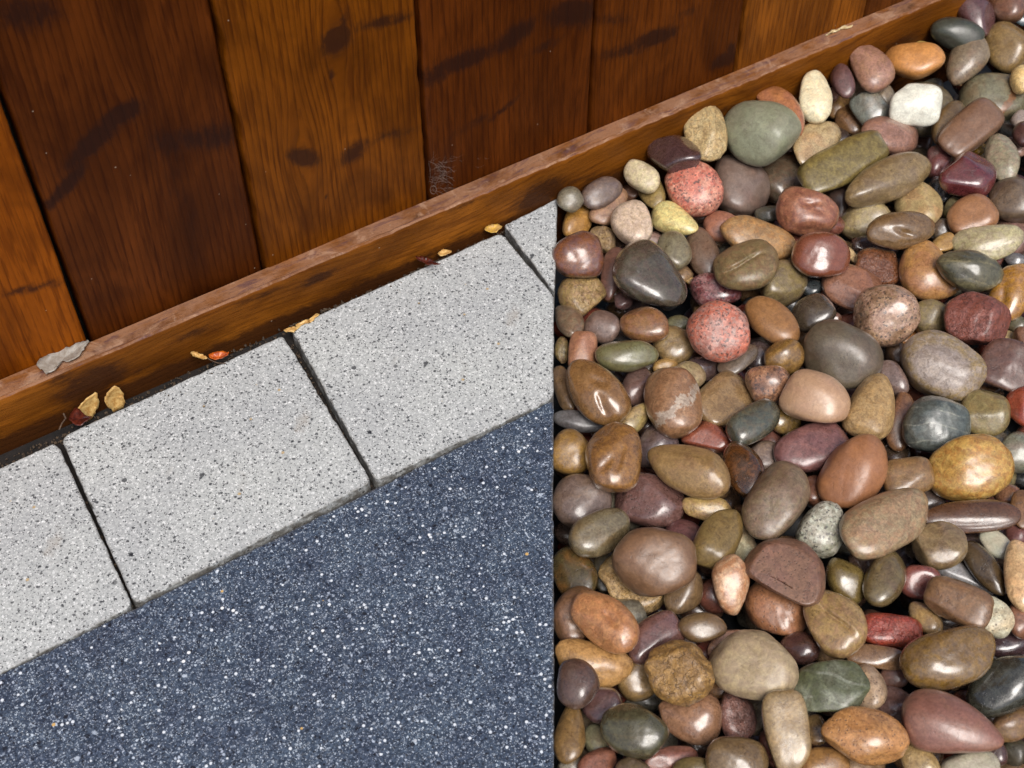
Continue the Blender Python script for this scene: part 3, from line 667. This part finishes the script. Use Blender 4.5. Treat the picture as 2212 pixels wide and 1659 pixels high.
2056 1569 103 64 -17 5 8f5f54 P .6 e+|largest rose-mauve pebble, tapering right, near the bottom
1869 1590 88 58 -10 5 bd8450 S .7 r|large orange-tan ellipse with brown pores, near the bottom
1985 1648 48 34 -45 3 aa8f62 P .7 r|tan pebble at bottom edge between pored orange ellipse and pale grey one
2096 1666 60 42 5 4 b9b19e M .7 r|pale grey-white pebble cut by bottom edge, under the largest rose-mauve one
2187 1566 45 32 25 3 80603b M .6 r|brown mottled pebble under the large black-green one at right edge
1925 1523 42 38 -20 2 836562 P .8 r|mauve-pink pebble behind the large pored orange ellipse
1930 1460 30 24 0 2 78554e P .5 r|dull mauve pebble below the slim brown pebble by the olive-gold one
2202 1340 26 38 0 3 8c5f4a P .6 r|brown pebble cut by right edge right of the chalk-white one
1307 1341 79 50 -38 5 be8055 M .7 d|large orange-tan pebble with soft folds, lower left of the bed
1243 1328 62 46 60 4 915f43 P .6 r|rusty brown pebble against slab edge, half under the folded orange-tan one
1412 1376 63 41 28 3 755250 P 1 b|shiny mauve ridged pebble right of the folded orange-tan one
1517 1355 50 31 -3 4 775e40 P .7 r|neat brown ellipse lying level above the large pale beige one
1280 1436 82 46 -14 3 bf905a M .6 k|yellow-brown kidney pebble half covered by a dark mauve ball
1244 1475 50 47 -60 5 5c453d P .8 r|dark mauve ball touching the slab edge
1300 1524 42 38 20 3 624649 P .7 r|plum pebble right of and under the dark mauve ball
1380 1468 46 42 30 3 98794e P .8 r|flat tan pebble half hidden behind the gold-veined lumpy one
1467 1453 69 66 -60 5 ab8249 L .6 c|gold and brown lumpy pebble laced with black veins
1232 1580 65 33 84 4 84653d M .7 e+|brown mottled teardrop standing against the slab edge near the bottom
1369 1579 70 53 -20 5 534f3a V .8 r|dark olive-green striped egg near the bottom left
1291 1602 37 27 -65 2 827d64 P .6 r|dull grey-olive pebble between brown teardrop and striped green egg
1490 1548 66 54 -10 4 9b7259 P .8 e-|pinkish-tan flat pebble below the gold-veined lumpy one
1290 1648 42 26 22 3 8c5041 P .4 c|brick-coloured flat pebble at the bottom edge below grey-olive one
1450 1642 56 28 10 3 965549 M .6 c|rosy-red stone at bottom edge between striped egg and brown ball
1497 1663 42 26 0 4 6c5e3a P .5 r|khaki pebble cut by bottom edge right of the rosy-red stone
1367 1660 36 24 0 4 5f4e37 M .5 r|dark brown pebble cut by bottom edge under the striped green egg
1236 1654 28 18 0 2 8c8278 P .7 r|pale grey pebble at bottom edge beneath the brown teardrop
1628 1435 92 70 -10 5 b09a7a M .4 r|large pale beige oval, lightest big pebble of the lower middle
1792 1483 80 52 8 5 5b5f45 V .4 a|green-grey angular slab with a white quartz vein
1700 1580 84 47 -86 5 9e845f P .8 b|tall tan block-like pebble with glossy face, below the pale beige oval
1590 1545 50 40 -75 2 955c55 R .6 c|rough pinkish-red stone left of the tall tan block-like pebble
1635 1540 28 46 0 1 8c8273 R .5 c|grey-white grainy stone between rough pinkish-red one and tan block
1592 1644 64 50 0 4 765e41 P .8 r|brown ball cut by the bottom edge left of the tan block-like pebble
1762 1577 32 26 -60 2 967850 P .9 r|small tan pebble between tall tan block and pored orange ellipse
1782 1650 50 34 0 3 a36c3e P .5 r|orange-brown pebble at bottom edge right of the tan block-like pebble
1728 1400 40 34 0 2 553734 P .9 r|dark maroon pebble in gap below the terracotta pitted pebble
1562 1386 42 17 40 2 af826e P .3 c|flat pink slab peeping behind top left of the pale beige oval
1818 1522 27 20 0 1 783f37 P .9 r|small crimson pebble under the green-grey angular slab
1548 1488 24 20 0 1 8c5a37 P .6 r|small amber-brown pebble between gold-veined lumpy and pale beige ones
2150 1628 24 26 0 2 553432 P .8 r|dark wine pebble at bottom right beside the pale grey-white one
2192 1624 25 29 0 2 4b483c P .5 r|dark grey-green pebble in the bottom right corner
1307 1235 23 42 0 2 504837 P .5 r|dark olive pebble in shadow left of the crumbly golden stone
2207 1100 22 40 0 3 7d5537 P .5 r|brown pebble cut by right edge right of the long flat chocolate one
2192 700 24 20 0 1 5f5f4b P .8 r|dark green pebble in gap below the amber-orange right-edge pebble
2128 840 32 18 0 1 7d5a3c P .8 r|brown pebble in gap beneath the maroon-brown wedge
1937 764 23 30 0 1 785a46 P .6 r|brown pebble in gap left of the big beige disc
"""
# ------------------------------------------------------------------ the pebble bed
bedp = [EDGE[0]+np.array([.0, .0]), EDGE[2], EDGE_FAR, (2.0, EDGE_FAR[1]), (2.0, YB+.001), (EDGE[0][0], YB+.001)]
bed = mesh_obj('gravel_bed', [(p[0], p[1], -.11) for p in bedp], [tuple(range(len(bedp)))], M_liner, smooth=False); bed['kind'] = 'structure'

def ico(sub):
    bm = bmesh.new(); bmesh.ops.create_icosphere(bm, subdivisions=sub, radius=1.0)
    v = np.array([q.co[:] for q in bm.verts]); f = np.array([[q.index for q in fc.verts] for fc in bm.faces]); bm.free()
    return v/np.linalg.norm(v, axis=1)[:, None], f
IV5, IF5 = ico(5); IV6, IF6 = ico(6) if False else (None, None); IV3, IF3 = ico(3); IV4, IF4 = ico(4)

def shape(d, code, kind, seed):
    r = np.random.default_rng(seed)
    npl = {'r': 7, 'e': 6, 'k': 6, 'd': 8, 'c': 8, 'f': 6, 'b': 4, 'a': 6, 'h': 5, 's': 7}[code[0]]
    pw = {'r': 9, 'e': 8, 'k': 10, 'd': 10, 'c': 20, 'f': 12, 'b': 14, 'a': 34, 'h': 22, 's': 10}[code[0]]
    lo = {'r': .76, 'e': .84, 'k': .84, 'd': .80, 'c': .68, 'f': .82, 'b': .9, 'a': .50, 'h': .9, 's': .82}[code[0]]
    sq = {'b': 3.8, 'a': 2.4, 'c': 2.3}.get(code[0], r.uniform(1.9, 2.35))
    nn = r.normal(size=(npl, 3)); nn /= np.linalg.norm(nn, axis=1)[:, None]; hh = r.uniform(lo, .98, npl)
    if code[0] in 'cr': nn[0] = np.array([r.normal()*.25, r.normal()*.25, 1]); nn[0] /= np.linalg.norm(nn[0]); hh[0] = .72 if code[0] == 'c' else .84
    sr = (np.abs(d)**sq).sum(1)**(1/sq)
    q = np.maximum(0, (d@nn.T)/hh/sr[:, None])**pw
    rad = (q.sum(1)+1)**(-1/pw)/sr
    rad = rad*(1+.028*vnoise(d, 1.7, seed, 2)+.011*vnoise(d, 4.5, seed+3, 2)+.004*vnoise(d, 14, seed+4, 2))
    if kind in 'RL': rad = rad*(1+.035*vnoise(d, 5, seed+5, 3)+.010*vnoise(d, 14, seed+6, 2))
    if kind in 'MVSGW': rad = rad*(1+.010*vnoise(d, 7, seed+8, 2))
    p = d*rad[:, None]
    x, y, z = p[:, 0].copy(), p[:, 1].copy(), p[:, 2].copy()
    if code[0] == 'e':
        s = 1 if code.endswith('+') else -1
        t = 1-.30*s*x; y = y*t; z = z*t
    if code[0] == 'k': y = y+.30*(x*x)*(1 if seed % 2 else -1); 
    if code[0] == 'd':
        for _ in range(2):
            th = r.uniform(-.9, .9); cx_, cy_ = r.uniform(-.35, .35), r.uniform(-.3, .35); ln = r.uniform(.22, .42)
            uu = (x-cx_)*math.cos(th)+(y-cy_)*math.sin(th); vv_ = -(x-cx_)*math.sin(th)+(y-cy_)*math.cos(th)-.25*uu*uu
            side = 1/(1+np.exp(-vv_/.035))
            gv = (np.exp(-(vv_/.20)**2)*side)*np.exp(-(uu/ln)**4)*np.clip(z*2, 0, 1)
            z = z-.15*gv
    if code[0] == 'h':
        y = np.where(y < 0, y*.42+.16*np.clip(1-x*x*1.5, 0, 1)*np.clip(-y*3, 0, 1), y); z = np.clip(z, -1, .52)+.05*np.clip(z-.52, 0, 1)-.03*np.exp(-((x*x+y*y)/.5))
    if code[0] == 's':
        yy = y-.10-.20*x-.1*np.sin(3*x); gv = np.exp(-(yy/.055)**2)*np.exp(-((x+.1)/.55)**6)*np.clip(z*2, 0, 1)
        z = z-.24*gv+.05*np.exp(-((yy-.14)/.09)**2)*np.clip(z, 0, 1)
    x = (x-.5*(x.max()+x.min()))/(.5*(x.max()-x.min())); y = (y-.5*(y.max()+y.min()))/(.5*(y.max()-y.min()))
    z = z/(.5*(z.max()-z.min()))
    return np.stack([x, y, z], 1)

placed = []        # (centre, inverse covariance, radius, covariance)
S42 = IV3[::2]
def frame(px, py, ang):
    d = ray(px, py); zc = -d/np.linalg.norm(d)
    X = rt - zc*(rt@zc); X /= np.linalg.norm(X); Y = np.cross(zc, X)
    c, s = math.cos(math.radians(ang)), math.sin(math.radians(ang))
    return np.stack([c*X+s*Y, -s*X+c*Y, zc], 1), d       # columns
def cov(a, b, B, flat, r):
    u = np.array([0, 0, 1.0])+.35*B[:, 2]+r.normal(size=3)*.18; u /= np.linalg.norm(u)
    ul = B.T@u
    for k in (flat, flat*.85, flat*.7, flat*.5, flat*.3):
        h = k*b; Sp = np.diag([a*a, b*b])-h*h*np.outer(ul[:2], ul[:2])
        if np.linalg.eigvalsh(Sp)[0] > .35*b*b: break
    T = np.array([[1, 0], [0, 1], [-ul[0]/ul[2], -ul[1]/ul[2]]])
    S = T@Sp@T.T+h*h*np.outer(ul, ul)
    return np.linalg.cholesky(S)
def hits(c, L3, tol):
    """L3: world 3x3 map of unit sphere; true when it digs into a stone already laid"""
    R1 = np.linalg.norm(L3, axis=0).max()*1.2; pts = None
    for (c2, inv2, R2, Lw) in placed:
        if np.linalg.norm(c-c2) > R1+R2: continue
        if pts is None: pts = c+S42@L3.T; inv1 = np.linalg.inv(L3@L3.T)
        q = pts-c2
        if (np.einsum('ij,jk,ik->i', q, inv2, q) < tol).any(): return True
        q = c2+S42@Lw.T-c
        if (np.einsum('ij,jk,ik->i', q, inv1, q) < tol).any(): return True
    return False
Z0 = {5: .004, 4: -.005, 3: -.013, 2: -.022, 1: -.031}
rows = []
for i, ln in enumerate(PEBBLES.strip().split('\n')):
    a, lab = ln.split('|'); f = a.split()
    rows.append((i, float(f[0]), float(f[1]), float(f[2]), float(f[3]), float(f[4]), int(f[5]), f[6], f[7], float(f[8]), f[9], lab))
MATS = {k: pebble_mat(k) for k in 'PMGSVBDWRLF'}
TINTS = ['6d4b45', '5a3b24', 'b58c58', '7c6a66', '94703c', '8f5a40']
SPECIAL = {'grey disc with': '8a5530', 'big beige disc': 'a89c98', 'brilliant white': '8a8a88', 'bright red-pink granite': 'a9958c', 'black-and-white': 'd2cdbc', 'gold and brown marbled': '5c4028',
           'orange and white marbled': 'e8c9a4', 'bright orange': 'd8985a', 'big red-brown pebble': '6c4e55', 'pale large': 'a08a72', 'large pale beige': '9a8270', 'largest orange-yellow': 'a86428',
           'pale pinkish-cream': 'd8c0b0', 'longest olive': '5f4f2a', 'large round speckled': 'c8a08a', 'large round salmon': 'c04f3c', 'glossy maroon pebble flecked': 'b08a86', 'pink-and-black': '3a3234',
           'charcoal ellipse': 'a89c70', 'slate-grey ball': 'b8b8a8', 'green-grey angular': 'c0c4b4', 'dark bottle-green': '8f5a26', 'dark chocolate wet': '7a4a20', 'gold-veined': '7c5a30', 'small mauve striped': 'a08a80',
           'large plum-pink': '9c6a60', 'large round brown': '6a4020', 'big round brown': 'a87838', 'long kidney': 'c08848', 'red-brown bean': 'b8805c', 'crumbly golden': 'd8b888', 'large black-green': '4a4c44'}
CALM = {'brilliant white': .45, 'large pale beige': .35, 'large smooth terracotta': .55, 'smooth peach': .6, 'biggest smooth': .45, 'very large dark': .35, 'massive smooth': .4, 'large smooth mauve': .4,
        'cream-white': .4, 'smooth': .35, 'bright orange': .4, 'glossy brick-red': .5, 'largest rose': .4, 'small shiny white': .6, 'pale grey-white': .4, 'broad sandy': .25, 'large glossy': .2, 'neat brown': .4}
rows.sort(key=lambda q: (-q[6], -q[3]*q[4]))
GRP = 'pebbles heaped in the bed beside the paving'
for (i, px, py, a, b, ang, lay, hx, kind, gloss, code, lab) in rows:
    r = np.random.default_rng(1000+i)
    B, d = frame(px, py, ang)
    z = Z0[lay]; t = (z-CAMH)/d[2]
    flat = .45 if code == 'f' else (.78 if code[0] in 'rd' else .7)
    rs = np.random.default_rng(3000+i)
    def world(t):
        dep = t                                              # ray() has unit depth along the view axis
        L = cov(1.06*a*dep/F, 1.06*b*dep/F, B, flat, np.random.default_rng(3000+i))
        return CAM+d*t, B@L
    def wallhit(c, L3): return c[1]+np.linalg.norm(L3[1])*.97 > YB
    c, L3 = world(t); k = 0
    while wallhit(c, L3) and k < 30: t -= .0015; c, L3 = world(t); k += 1
    step = .0018; best = (c, L3); k = 0
    if hits(c, L3, .72):
        while k < 34:
            t2 = t+step*(k+1); c2, L2 = world(t2)
            if wallhit(c2, L2) or c2[2]-np.linalg.norm(L2[2]) < -.105: break
            best = (c2, L2); k += 1
            if not hits(c2, L2, .72): break
    c, L3 = best
    placed.append((c, np.linalg.inv(L3@L3.T), np.linalg.norm(L3, axis=0).max()*1.2, L3))
    big = a*b > 2600
    IV, IF = (IV5, IF5) if big else (IV4, IF4)
    can = shape(IV, code, kind, i*7+3)
    me = bpy.data.meshes.new('pebble')
    vv = (can@L3.T).astype(np.float32)
    me.vertices.add(len(vv)); me.vertices.foreach_set('co', vv.ravel())
    nf = len(IF); me.loops.add(nf*3); me.loops.foreach_set('vertex_index', IF.astype(np.int32).ravel())
    me.polygons.add(nf); me.polygons.foreach_set('loop_start', np.arange(nf, dtype=np.int32)*3)
    me.polygons.foreach_set('use_smooth', [True]*nf); me.update(calc_edges=True); me.validate()
    o = bpy.data.objects.new('pebble', me); o.location = c; link(o)
    at = me.attributes.new('can', 'FLOAT_VECTOR', 'POINT'); at.data.foreach_set('vector', can.astype(np.float32).ravel())
    me.materials.append(MATS[kind])
    col = hexl(hx); lm = sum(col)/3; dk = .80 if lm < .45 else .88
    col = tuple(dk*(lm*.06+cv*.94)*wb for cv, wb in zip(col, (.99, 1.0, .90))); o.color = (*col, 1); o['gloss'] = gloss
    tn = None
    for kk, vv2 in SPECIAL.items():
        if lab.startswith(kk) or (kk == 'gold-veined' and kind == 'L'): tn = tuple(.75*q for q in hexl(vv2))
    if tn is None:
        tt = hexl(random.choice(TINTS)); lum = sum(col)/max(1e-4, sum(tt)); kf = .55*lum**.85+.45*lum*.8
        tn = tuple(.45*cv*.9+.55*tv*kf for cv, tv in zip(col, tt))
    o['tint'] = [float(v) for v in tn]
    if col[0] > 2.3*col[1] and lab[:10] not in ('bright red', 'scarlet an', 'glossy dar'): o.color = (col[0]*.88, col[1]*1.06, col[2]*1.02, 1)
    o['calm'] = next((q for kk, q in CALM.items() if lab.startswith(kk)), .12)
    tag(o, lab, 'pebble', GRP)

# ---- stones packed underneath and outside the picture: one mass
def proj(p):
    v = p-CAM; wd = v@fw; return PCX+F*(v@rt)/wd, PCY-F*(v@up)/wd, wd
CP = np.array([q[0] for q in placed]); PJ = [(*proj(q[0]), q[3]) for q in placed]
fv = []; ff = []; fc = []; base = 0
fr = np.random.default_rng(99)
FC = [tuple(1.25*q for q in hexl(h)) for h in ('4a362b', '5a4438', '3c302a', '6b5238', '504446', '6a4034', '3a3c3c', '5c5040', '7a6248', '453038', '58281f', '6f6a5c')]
ed_n = np.array([-ed[1], ed[0]]) * (1 if np.array([-ed[1], ed[0]])@np.array([1, 0]) > 0 else -1)
def inbed(x, y, r):
    if y+r > YB or x > 1.45 or y < EDGE_FAR[1]+.02: return False
    # to the right of the paving edge
    return (np.array([x, y])-EDGE[2])@ed_n > r
IVf = IV3
fill = []
def fill_hits(c, L3, tol=.8):
    R1 = np.linalg.norm(L3, axis=0).max()
    for (c2, inv2, R2) in fill:
        if abs(c[0]-c2[0]) > R1+R2 or np.linalg.norm(c-c2) > R1+R2: continue
        q = c+IVf[::6]@L3.T-c2
        if (np.einsum('ij,jk,ik->i', q, inv2, q) < tol).any(): return True
    return False
cnt = 0
for zi, (zc, sp) in enumerate(((-.014, .034), (-.034, .030), (-.052, .030), (-.070, .032), (-.088, .036))):
    for gx in np.arange(.15, 1.45, sp):
        for gy in np.arange(-.35, .74, sp):
            x = gx+fr.uniform(-.4, .4)*sp; y = gy+fr.uniform(-.4, .4)*sp; z = zc+fr.uniform(-.006, .006)
            s = fr.uniform(.011, .019) if zi else fr.uniform(.013, .022)
            ax = np.array([s*fr.uniform(1, 1.45), s*fr.uniform(.8, 1.1), s*fr.uniform(.6, .8)])
            if not inbed(x, y, s*1.1): continue
            qx, qy, qd = proj(np.array([x, y, z]))
            inside = -60 < qx < 2290 and -60 < qy < 1740
            if zi == 0 and inside: continue
            if zi > 2 and not inside: continue
            th = fr.uniform(0, 6.28); tl = fr.normal(size=2)*.25
            Rz = np.array([[math.cos(th), -math.sin(th), 0], [math.sin(th), math.cos(th), 0], [0, 0, 1]])
            Rx = np.array([[1, 0, 0], [0, math.cos(tl[0]), -math.sin(tl[0])], [0, math.sin(tl[0]), math.cos(tl[0])]])
            L3 = Rz@Rx@np.diag(ax); c = np.array([x, y, z])
            if inside or zi == 0:
                if hits(c, L3, .6): continue
                bad = False
                rp = s*F/qd
                for (ux, uy, ud, Lw) in PJ:
                    if ud > qd-.002 and math.hypot(ux-qx, uy-qy) < rp*.6+np.linalg.norm(Lw, axis=0).min()*F/ud*.4: bad = True; break
                if bad: continue
            if fill_hits(c, L3): continue
            fill.append((c, np.linalg.inv(L3@L3.T), ax.max()))
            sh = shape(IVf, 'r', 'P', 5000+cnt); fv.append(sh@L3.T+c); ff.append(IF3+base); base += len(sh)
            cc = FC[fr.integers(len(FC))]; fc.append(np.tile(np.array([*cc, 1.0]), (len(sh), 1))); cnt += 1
fv = np.concatenate(fv); ff = np.concatenate(ff); fc = np.concatenate(fc)
me = bpy.data.meshes.new('underlying_pebbles'); me.vertices.add(len(fv)); me.vertices.foreach_set('co', fv.astype(np.float32).ravel())
me.loops.add(len(ff)*3); me.loops.foreach_set('vertex_index', ff.astype(np.int32).ravel()); me.polygons.add(len(ff)); me.polygons.foreach_set('loop_start', np.arange(len(ff), dtype=np.int32)*3)
me.polygons.foreach_set('use_smooth', [True]*len(ff)); me.update(calc_edges=True); me.validate()
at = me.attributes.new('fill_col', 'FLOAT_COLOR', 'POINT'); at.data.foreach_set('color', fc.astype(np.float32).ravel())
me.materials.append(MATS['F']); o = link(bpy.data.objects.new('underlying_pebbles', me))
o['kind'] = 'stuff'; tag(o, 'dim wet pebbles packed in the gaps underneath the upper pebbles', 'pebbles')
print('fill stones', cnt, 'placed z range', CP[:, 2].min(), CP[:, 2].max())

# ------------------------------------------------------------------ leaves, peel and cobweb
def sheet(name, pix, zfun, mat, thick=.0006, curl=.0, wall=None, parent=None, nrm=None):
    """thin solid flake whose outline is measured at its own place"""
    P2 = np.array(pix, float); m = len(P2); pp = []
    for i in range(m):
        a, b, c_, d = P2[i-1], P2[i], P2[(i+1) % m], P2[(i+2) % m]
        for s in np.arange(0, 1, .125): pp.append(.5*((2*b)+(c_-a)*s+(2*a-5*b+4*c_-d)*s*s+(3*b-a-3*c_+d)*s**3))
    pp = np.array(pp); sz = np.linalg.norm(P2.max(0)-P2.min(0)); e3 = np.c_[pp/sz, np.zeros(len(pp))]
    pp = pp+np.c_[vnoise(e3, 14, m), vnoise(e3, 14, m+9)]*sz*.034
    pts = np.array([zfun(x, y) for x, y in pp]); c = pts.mean(0)
    r = np.random.default_rng(len(pix)); e1 = pts[0]-c; q_ = len(pts)//3; nn = np.cross(pts[q_]-pts[0], pts[2*q_]-pts[q_]); nn = nn/np.linalg.norm(nn)
    if nn@(CAM-c) < 0: nn = -nn
    V = []; Fc = []; n = len(pts); rings = (0, .35, .7, 1.0)
    for side in (0, 1):
        for q in rings[1:]:
            for p in pts:
                w = c+(p-c)*q + nn*(curl*(q**2) + .0003*math.sin(600*(p-c)[0]*q)) - nn*thick*side; V.append(w-c)
        V.append(nn*(-thick*side))
        b = side*(3*n+1)
        for k in range(2):
            for i in range(n):
                j = (i+1) % n; f = (b+k*n+i, b+k*n+j, b+(k+1)*n+j, b+(k+1)*n+i); Fc.append(f)
        for i in range(n): Fc.append((b+3*n, b+(i+1) % n, b+i))
    for i in range(n):
        j = (i+1) % n; Fc.append((2*n+i, 2*n+j, 3*n+1+2*n+j, 3*n+1+2*n+i))
    o = mesh_obj(name, V, Fc, mat, parent, smooth=True, loc=c if parent is None else c-np.array(parent.location))
    bm = bmesh.new(); bm.from_mesh(o.data); bmesh.ops.recalc_face_normals(bm, faces=bm.faces); bm.to_mesh(o.data); bm.free(); return o
M_ly = leaf_mat('dry_yellow_leaf', hexl('d2b070'), hexl('b08448')); M_lo = leaf_mat('wet_orange_leaf', hexl('c8641a'), hexl('8f3a12'), .3)
M_ld = leaf_mat('dark_red_leaf', hexl('5a2416'), hexl('38140e'), .3); M_gr = leaf_mat('grey_peel', hexl('9a948a'), hexl('857c70'), .5)
gz = lambda z: (lambda x, y: atz(x, y, z))
gy = lambda Y: (lambda x, y: aty(x, y, Y))
tag(sheet('leaf', [(168, 885), (180, 862), (206, 846), (211, 872), (200, 890), (188, 908)], gy(YB-.004), M_ly, curl=.002), 'tan dry leaf piece leaning on the batten, left of the two', 'leaf', 'fallen leaves along the foot of the wall')
tag(sheet('leaf', [(223, 862), (240, 832), (258, 836), (266, 862), (263, 875), (245, 884)], gy(YB-.005), M_ly, curl=.003), 'pale yellow dry leaf piece at back edge of paving stone', 'leaf', 'fallen leaves along the foot of the wall')
tag(sheet('leaf', [(150, 905), (165, 885), (186, 900), (198, 903), (176, 920), (158, 918)], gz(.004), M_ld, curl=.002), 'dark red leaf under the tan leaf piece, by the paving joint', 'leaf', 'fallen leaves along the foot of the wall')
lf = sheet('leaf', [(452, 772), (470, 765), (495, 766), (488, 775), (470, 781), (456, 779)], gz(.006), M_lo, curl=.003)
tag(lf, 'small bright orange leaf on the back edge of the middle paving stone', 'leaf', 'fallen leaves along the foot of the wall')
tag(sheet('leaf', [(413, 766), (420, 762), (436, 768), (449, 776), (440, 779), (425, 772)], gz(.008), M_ly, curl=.002), 'narrow orange-yellow leaf tip left of the bright orange leaf', 'leaf', 'fallen leaves along the foot of the wall')
tag(sheet('leaf', [(1048, 500), (1052, 492), (1063, 488), (1077, 488), (1084, 492), (1078, 501), (1062, 505)], gz(.003), leaf_mat('small_yellow_leaf', hexl('c9a03a'), hexl('b08c50')), curl=.002), 'small rounded yellow leaf at the joint beside the corner paving stone', 'leaf', 'fallen leaves along the foot of the wall')
tag(sheet('leaf', [(948, 546), (958, 541), (975, 543), (972, 549), (955, 554), (947, 552)], gz(.002), M_ly, curl=.001), 'tiny tan leaf scrap at middle of the back paving edge', 'leaf', 'fallen leaves along the foot of the wall')
tag(sheet('leaf', [(896, 557), (915, 559), (935, 566), (952, 573), (925, 574), (908, 566)], gz(.008), M_ld, curl=.002), 'dark red-brown pointed leaf leaning against the batten', 'leaf', 'fallen leaves along the foot of the wall')
tag(sheet('leaf', [(615, 712), (640, 704), (668, 690), (688, 681), (690, 684), (650, 706), (622, 718)], gz(.001), M_ly, curl=.001), 'thin orange leaf edge poking from behind the second paving joint', 'leaf', 'fallen leaves along the foot of the wall')
# grey peel lying over the batten edge
tag(sheet('grey_peel', [(84, 803), (98, 775), (118, 764), (132, 751), (150, 752), (176, 744), (190, 738), (193, 748), (182, 765), (160, 780), (140, 783), (124, 795), (104, 812), (92, 806)], gz(ZW+.0015), M_gr, curl=.003), 'torn grey strip of peeling sealant on top of the batten', 'sealant')
tag(sheet('wood_splinter', [(1782, 76), (1800, 66), (1820, 57), (1842, 54), (1840, 57), (1820, 61), (1800, 70)], gz(ZW+.0015), leaf_mat('pale_splinter', hexl('d8c8a0'), hexl('c0a878'))), 'thin pale splinter on the batten near the right end', 'splinter')
# stalk of the orange leaf and a twig
def tube(name, pts, rad, mat, parent=None):
    cu = bpy.data.curves.new(name, 'CURVE'); cu.dimensions = '3D'; cu.bevel_depth = rad; cu.bevel_resolution = 1
    s = cu.splines.new('POLY'); s.points.add(len(pts)-1)
    for k, p in enumerate(pts): s.points[k].co = (*p, 1)
    tmp = bpy.data.objects.new(name, cu); me = bpy.data.meshes.new_from_object(tmp); bpy.data.objects.remove(tmp); me.name = name
    me.materials.append(mat); o = bpy.data.objects.new(name, me); link(o)
    if parent is not None: o.parent = parent; o.matrix_parent_inverse = Matrix.Translation(parent.location).inverted()
    return o
M_twig = leaf_mat('twig_bark', hexl('5a4430'), hexl('3c2c20'), .7)
tube('leaf_stalk', [atz(440, 768, .008), atz(455, 778, .006), atz(470, 784, .003), atz(488, 785, .002)], .0004, M_twig, lf)
tag(tube('twig', [atz(128, 928, .001), atz(134, 914, .004), atz(142, 903, .009), atz(137, 893, .012)], .0007, M_twig), 'short thin twig standing at the joint left of the dark red leaf', 'twig')
# cobweb strands round the foot of the third joint
M_web, t_, b_ = new_mat('cobweb_silk'); b_.inputs['Base Color'].default_value = (.42, .38, .33, 1); b_.inputs['Roughness'].default_value = .6; b_.inputs['Alpha'].default_value = .6
wr = random.Random(5); V = []; Fc = []
def strand(pix, Y, r=.00007):
    P3 = [aty(x, y, Y) for x, y in pix]; b = len(V)
    for p in P3:
        for k in range(3): V.append((p[0]+r*math.cos(k*2.1), p[1]-r*.5+r*.5*math.cos(k*2.1+1), p[2]+r*math.sin(k*2.1)))
    for i in range(len(P3)-1):
        for k in range(3): a = b+i*3; Fc.append((a+k, a+(k+1) % 3, a+3+(k+1) % 3, a+3+k))
for k in range(75):
    x0, y0 = wr.uniform(925, 960), wr.uniform(345, 415); an = wr.uniform(-.6, 1.3); L = wr.uniform(10, 34); cv = wr.uniform(-.5, .5)
    strand([(x0+L*s*math.cos(an+cv*s), y0-L*s*math.sin(an+cv*s)) for s in (0, .25, .5, .75, 1)], YW-.001-wr.uniform(0, .003))
for k in range(9):
    x0, y0 = wr.uniform(955, 1060), wr.uniform(335, 372); an = wr.uniform(-.2, .5); L = wr.uniform(8, 22)
    strand([(x0+L*s*math.cos(an), y0-L*s*math.sin(an)+3*math.sin(s*4)) for s in (0, .33, .66, 1)], YW-.0012)
for k in range(7): # ragged ring at the hole
    a0 = wr.uniform(0, 6); strand([(936+7*math.cos(a0+s), 410-9*math.sin(a0+s)) for s in np.linspace(0, 4.5, 9)], YW-.0012-.0004*k, .00014)
cw = mesh_obj('cobweb', np.array(V)-np.array([.4, YW, .06]), Fc, M_web, smooth=True, loc=(.4, YW, .06)); cw['kind'] = 'stuff'
tag(cw, 'wispy grey cobweb at the foot of the gap between two boards', 'cobweb')

# crumbs of soil and grit caught in the joints and along the foot of the fence
gr_ = np.random.default_rng(21); GV, GF = ico(1); V = []; Fc = []; nb = 0
def crumb(p, s):
    global nb
    q = GV*(1+.35*gr_.normal(size=(len(GV), 1)).clip(-1, 1))*s*gr_.uniform(.5, 1.2, 3)
    V.extend(q+p); Fc.extend((GF+nb).tolist()); nb += len(GV)
for k in range(520):
    u = gr_.uniform(); a_ = P(0, 1003)*(1-u)+P(1100, 478)*u; p = a_+np.array([0, gr_.uniform(.0005, .012)])
    crumb(np.array([p[0], min(p[1], YB-.001), -.0125+abs(gr_.normal())*.0015]), gr_.uniform(.0004, .0016))
for (a0, b0) in ((P(118, 950), P(288, 1307)), (P(621, 720), P(806, 1042)), (P(1086, 495), P(1197, 634))):
    for k in range(90):
        u = gr_.uniform(); p = a0*(1-u)+b0*u; crumb(np.array([p[0]+gr_.normal()*.0008, p[1], -.012+abs(gr_.normal())*.002]), gr_.uniform(.0004, .0011))
for k in range(60):
    p = P(gr_.uniform(150, 1150), 0); u = gr_.uniform(); a_ = P(0, 1003)*(1-u)+P(1150, 455)*u; d_ = abs(gr_.normal())*.012
    crumb(np.array([a_[0], a_[1]-.004-d_, .0003]), gr_.uniform(.0003, .0008))
cr = mesh_obj('soil_crumbs', V, Fc, leaf_mat('crumb_soil', (.03, .02, .013), (.09, .06, .035), .9), smooth=False); cr['kind'] = 'stuff'
tag(cr, 'dark crumbs of soil and grit lying in the paving joints and along the batten', 'grit')
